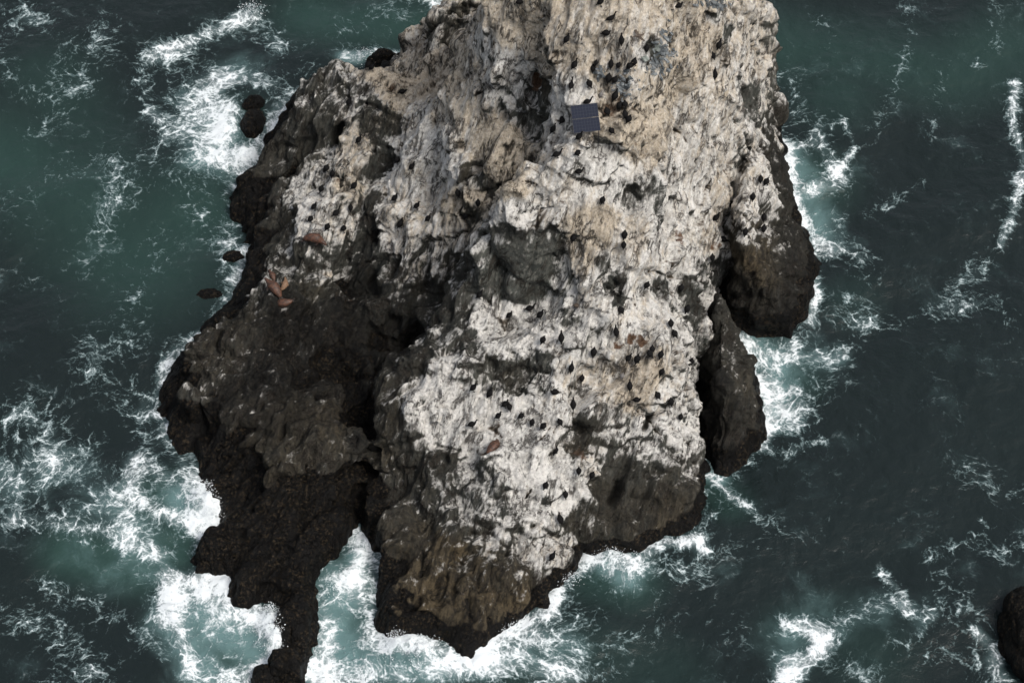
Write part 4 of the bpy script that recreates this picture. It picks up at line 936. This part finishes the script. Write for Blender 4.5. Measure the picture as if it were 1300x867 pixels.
# ------------------------------------------------------------------ sea lions
def fur_material():
    T = NT("sea_lion_fur")
    e = T.attr("tip").outputs["Fac"]; pos = T.n("ShaderNodeTexCoord").outputs["Object"]
    n = T.noise(pos, 6, 5, .6)
    base = T.mix(T.ss(n, .35, .65), rgb(.03, .015, .010), rgb(.105, .045, .024))
    base = T.mix(e, base, rgb(.022, .014, .011))
    bp = T.n("ShaderNodeBump", {"Strength": .4, "Distance": .02, "Height": n})
    b = T.n("ShaderNodeBsdfPrincipled", {"Base Color": base, "Roughness": .6, "Normal": bp}); T.n("ShaderNodeOutputMaterial", {"Surface": b})
    return T.m
FUR = fur_material()
PALEFUR = simple("pale_sea_lion_fur", (.14, .08, .045), (.22, .13, .075), .7, 6)
def sea_lion_mesh(bend, mat=FUR):
    """lying on its belly, nose at +x, body bent sideways by bend"""
    xs = np.linspace(-1.0, .95, 12); rr = [.14, .24, .32, .38, .42, .44, .45, .42, .36, .27, .20, .14]
    pts = [(x, bend * (x * x - .2), .02 + r_ * .85 + (.16 * max(0, x - .45) / .5)) for x, r_ in zip(xs, rr)]
    hx, hy, hz = pts[-1]
    sp = [(pts, rr, dict(n=14, flat=.85)),
          ([(hx - .06, hy, hz), (hx + .06, hy + bend * .1, hz + .02), (hx + .19, hy + bend * .25, hz - .01)], [.12, .135, .06], dict(n=12))]
    tips = []
    for s_ in (-1, 1):
        y0 = bend * (.3 ** 2 - .2)
        sp.append(([(.34, y0 + s_ * .2, .12), (.24, y0 + s_ * .46, .06), (.06, y0 + s_ * .62, .05)], [.11, .12, .04], dict(n=8, flat=.35)))
        yt = bend * .8
        sp.append(([(-.95, yt + s_ * .06, .07), (-1.10, yt + s_ * .13 + bend * .2, .05), (-1.24, yt + s_ * .2 + bend * .3, .05)], [.08, .09, .04], dict(n=8, flat=.35)))
        sp.append(([(hx + .0, hy + s_ * .11, hz + .07), (hx - .05, hy + s_ * .16, hz + .05)], [.02, .012], dict(n=6)))
        tips += [np.array((.08, y0 + s_ * .66, .05)), np.array((-1.25, yt + s_ * .17 + bend * .3, .05))]
    V, F = remesh(tubes_mesh("t", sp, None), .035)
    V = .4 * V + .6 * smooth_field(V, F, 2)
    me = mesh_from("body", V, F, mat)
    d = np.min([np.linalg.norm(V - t, axis=1) for t in tips], axis=0)
    attr(me, "tip", sstep(.42, .2, d))
    return me
LM = [sea_lion_mesh(.28), sea_lion_mesh(-.32), sea_lion_mesh(.05)]
EYE = simple("dark_eye", (.004, .004, .004), None, .15)
def sea_lion(px, py, ang, v, size, label, pale=False, lift=0.0):
    h = stand(px, py, 1)
    if h[0] is None: return
    me = LM[v]
    if pale: me = me.copy(); me.materials[0] = PALEFUR
    root = empty("sea_lion", h[0] - h[1] * .05 * size + Vector((0, 0, lift)))
    # lie on the rock: local z along a blend of the surface normal and up
    n = (h[1] * .75 + Vector((0, 0, .5))).normalized()
    dx = Vector((1, 0, 0)) * math.cos(R(ang)) + Vector((0, 1, 0)) * math.sin(R(ang)) / SP_
    x = (dx - n * dx.dot(n)).normalized(); y = n.cross(x)
    root.rotation_euler = Matrix((x, y, n)).transposed().to_euler(); root.scale = (size * 1.25,) * 3
    link("body", me, root)
    b = [.28, -.32, .05][v]
    for s_ in (-1, 1):
        hy = b * (.95 ** 2 - .2)
        e = tubes_mesh("eye", [([(1.08, hy + s_ * .10, .30), (1.10, hy + s_ * .115, .30)], [.025, .018], dict(n=8))], EYE); link("eye", e, root)
    tag(root, label, "sea lion", "sea lions resting on the islet")
sea_lion(628, 569, 62, 0, .80, "brown sea lion curled on the white rock below the row of cormorants")
sea_lion(400, 303, -12, 1, .80, "brown sea lion lying stretched out on the pale left block")
sea_lion(347, 366, 140, 2, .85, "largest rusty brown sea lion of the huddle on the dark left shoulder")
sea_lion(360, 384, 175, 1, .70, "rusty sea lion lying crosswise at the bottom of the left huddle")
sea_lion(361, 362, 75, 0, .50, "small pale tan sea lion on the right of the left huddle", pale=True, lift=.1)
sea_lion(345, 351, 130, 2, .50, "small rusty sea lion at the top of the left huddle", lift=.05)

# ------------------------------------------------------------------ solar panel
def pv_material():
    T = NT("solar_cells")
    b = T.n("ShaderNodeBsdfPrincipled", {"Base Color": rgb(.020, .030, .075), "Roughness": .6, "Specular IOR Level": .08})
    pos = T.n("ShaderNodeTexCoord").outputs["Object"]
    n = T.noise(pos, 9, 6, .75); n2 = T.noise(pos, 40, 3, .7)
    c = T.mix(T.ss(n, .3, .7), rgb(.008, .011, .022), rgb(.017, .022, .040))
    c = T.mix(T.ss(n2, .70, .82), c, rgb(.20, .20, .21))
    T.t.links.new(c, b.inputs["Base Color"]); T.t.links.new(T.math('MULTIPLY_ADD', n, .4, .3), b.inputs["Roughness"]); T.n("ShaderNodeOutputMaterial", {"Surface": b})
    return T.m
PV = pv_material(); ALU = simple("weathered_aluminium", (.012, .014, .022), (.03, .032, .042), .6, 8, .3); BACK = simple("cell_gap_sheet", (.014, .018, .030), (.022, .028, .045), .5, 8)
def box_bm(bm, c, d, bev=0.0):
    g = bmesh.ops.create_cube(bm, size=1.0); vs = g['verts']
    for v in vs: v.co = Vector((v.co.x * d[0] + c[0], v.co.y * d[1] + c[1], v.co.z * d[2] + c[2]))
    if bev: bmesh.ops.bevel(bm, geom=[e for e in bm.edges if e.verts[0] in vs], offset=bev, segments=1, affect='EDGES')
def bm_obj(name, bm, mat, parent=None, mats=None):
    me = bpy.data.meshes.new(name); bm.to_mesh(me); bm.free(); me.materials.append(mat); return link(name, me, parent)
h = BV.ray_cast(CAM, ray(743, 160)); pc = h[0]
panel = empty("solar_panel", pc)
tag(panel, "blue solar panel of two modules on a low frame among the perched cormorants", "solar panel")
W_, L_ = 2.25, 2.35
tl = R(36)
px_, py_ = P(743, 153, pc.z + 1.0), None
Rm = Matrix.Rotation(R(9), 3, 'Z') @ Matrix.Rotation(tl, 3, 'X')
ctr = Vector((0, -.05, .95))
def pmat(): return Matrix.Translation(ctr) @ Rm.to_4x4()
for k in (0, 1):
    y0 = (-.25 + .5 * k) * L_
    bm = bmesh.new(); t = .035; hh = L_ / 2 - .03
    for (cx, cy, dx, dy) in ((0, hh / 2 - t / 2, W_, t), (0, -hh / 2 + t / 2, W_, t), (W_ / 2 - t / 2, 0, t, hh - 2 * t), (-W_ / 2 + t / 2, 0, t, hh - 2 * t)):
        box_bm(bm, (cx, y0 + cy, 0), (dx - .001, dy, .06))
    m = bm_obj("module", bm, ALU, panel); m.matrix_local = pmat()
    bm = bmesh.new(); box_bm(bm, (0, y0, .0), (W_ - 2 * t, hh - 2 * t, .02)); g = bm_obj("backing_sheet", bm, BACK, m)
    nx_, ny_ = 9, 4; cw_ = (W_ - 2 * t) / nx_; ch_ = (hh - 2 * t) / ny_
    cellme = None
    for i in range(nx_):
        for j in range(ny_):
            if cellme is None:
                bm = bmesh.new(); box_bm(bm, (0, 0, 0), (cw_ - .016, ch_ - .012, .006)); c = bm_obj("solar_cell", bm, PV, m); cellme = c.data
            else: c = link("solar_cell", cellme, m)
            c.location = (-W_ / 2 + t + cw_ * (i + .5), y0 - hh / 2 + t + ch_ * (j + .5), .016)
for sx in (-1, 1):
    for sy in (-1, 1):
        top_ = pmat() @ Vector((sx * (W_ / 2 - .15), sy * (L_ / 2 - .15), -.04))
        wt = panel.location + top_; dn = BV.ray_cast(wt + Vector((0, 0, .0)), Vector((0, 0, -1)))
        ln = min((wt - dn[0]).length if dn[0] is not None else 1.0, 2.5) + .1
        bm = bmesh.new(); box_bm(bm, (top_.x, top_.y, top_.z - ln / 2), (.05, .05, ln)); bm_obj("leg", bm, ALU, panel)
    bm = bmesh.new(); box_bm(bm, (sx * (W_ / 2 - .15), 0, -.06), (.06, L_ - .1, .05)); r_ = bm_obj("rail", bm, ALU, panel); r_.matrix_local = pmat()

# ------------------------------------------------------------------ loose slate and rubble
SLATE = simple("green_grey_slate", (.10, .115, .10), (.24, .26, .24), .8, 3, bump=.4, bd=.03)
def slab_bm(bm, w, l, t, M):
    pts = [(-w / 2, -l / 2), (w * .42, -l / 2 * .9), (w / 2, l * .1), (w * .35, l / 2), (-w * .4, l / 2 * .86), (-w / 2, 0)]
    pts = [(x * random.uniform(.85, 1.1), y * random.uniform(.85, 1.1)) for x, y in pts]
    a = [bm.verts.new(M @ Vector((x, y, 0))) for x, y in pts]; b = [bm.verts.new(M @ Vector((x * .93, y * .93, t))) for x, y in pts]
    bm.faces.new(a[::-1]); bm.faces.new(b)
    for k in range(6): bm.faces.new((a[k], a[(k + 1) % 6], b[(k + 1) % 6], b[k]))
def surf_mat(h, ang):
    z = (h[1] + Vector((0, 0, .5))).normalized(); x = Vector((math.cos(ang), math.sin(ang), 0)); x = (x - z * x.dot(z)).normalized(); y = z.cross(x)
    return Matrix.Translation(h[0]) @ Matrix((x, y, z)).transposed().to_4x4()
for (x, y, w, l, a, lab) in ((836, 60, .62, .95, 50, "larger flat grey green slate slab lying right of the open winged cormorant"), (819, 75, .55, .85, 55, "smaller greenish slate slab below and left of the larger slab")):
    h = stand(x, y, 0); bm = bmesh.new(); slab_bm(bm, w, l, .10, Matrix.Identity(4)); o = bm_obj("slate_slab", bm, SLATE); o.matrix_world = surf_mat(h, R(a - 90)); tag(o, lab, "stone", "flat slate slabs near the top")
bm = bmesh.new()
for (cx, cy, sx, sy, n) in ((762, 92, 6, 9, 26), (790, 108, 12, 16, 75), (845, 62, 12, 22, 75), (905, 5, 22, 6, 50), (835, 88, 16, 8, 30), (690, 70, 3, 3, 0)):
    for _ in range(n):
        h = stand(cx + random.gauss(0, sx * .6), cy + random.gauss(0, sy * .6), 0)
        if h[0] is None: continue
        M = surf_mat(h, R(random.uniform(30, 110))) @ Matrix.Rotation(random.uniform(-.6, .6), 4, 'X'); k = random.uniform(.10, .26)
        slab_bm(bm, k, k * random.uniform(1.4, 3), k * .4, M)
tag(bm_obj("slate_rubble", bm, simple("dark_slate", (.05, .06, .065), (.2, .215, .22), .8, 1.5)), "broken grey slate rubble strewn between the nests near the top", "rubble", kind="stuff")

# ------------------------------------------------------------------ flying spray over the breakers
T = NT("white_spray"); b = T.n("ShaderNodeBsdfPrincipled", {"Base Color": rgb(.84, .88, .9), "Roughness": .6}); T.n("ShaderNodeOutputMaterial", {"Surface": b}); SPRAY = T.m
oct_ = np.array([(1, 0, 0), (-1, 0, 0), (0, 1, 0), (0, -1, 0), (0, 0, 1), (0, 0, -1)], float)
octf = np.array([(0, 2, 4), (2, 1, 4), (1, 3, 4), (3, 0, 4), (2, 0, 5), (1, 2, 5), (3, 1, 5), (0, 3, 5)])
Vs = []; Fs = []; cnt = 0
for (x, y, r_, a, n) in ((262, 632, 15, 1.6, 900), (268, 655, 10, 1.4, 500), (350, 805, 16, 1.7, 1100), (345, 782, 9, 1.3, 500), (505, 820, 12, 1.5, 700), (535, 828, 16, 1.2, 700), (455, 700, 9, 1.0, 350), (430, 745, 12, .7, 200), (310, 205, 16, .9, 500), (320, 15, 12, .6, 250), (530, 72, 16, .7, 300), (465, 73, 10, .7, 200), (720, 735, 9, .6, 200), (775, 705, 16, .7, 300), (645, 800, 12, .8, 250), (360, 835, 10, 1.2, 400)):
    c = g2(x, y)
    for _ in range(n):
        p = np.array([c[0] + random.gauss(0, r_ / 15 * .8), c[1] + random.gauss(0, r_ / 15 * .8), 0.]); d = np.hypot(*(p[:2] - c)) / (r_ / 15.)
        p[2] = .1 + a * abs(random.gauss(.5, .45)) * math.exp(-d * d * .5)
        k = random.uniform(.012, .045) * (1.6 if random.random() < .1 else 1)
        Vs.append(oct_ * k * np.array([1, 1, random.uniform(.7, 1.6)]) + p); Fs.append(octf + 6 * cnt); cnt += 1
o = link("sea_spray", mesh_from("sea_spray", np.vstack(Vs), np.vstack(Fs), SPRAY, False)); tag(o, "white spray thrown up where the waves break on the rock", "spray", kind="stuff")
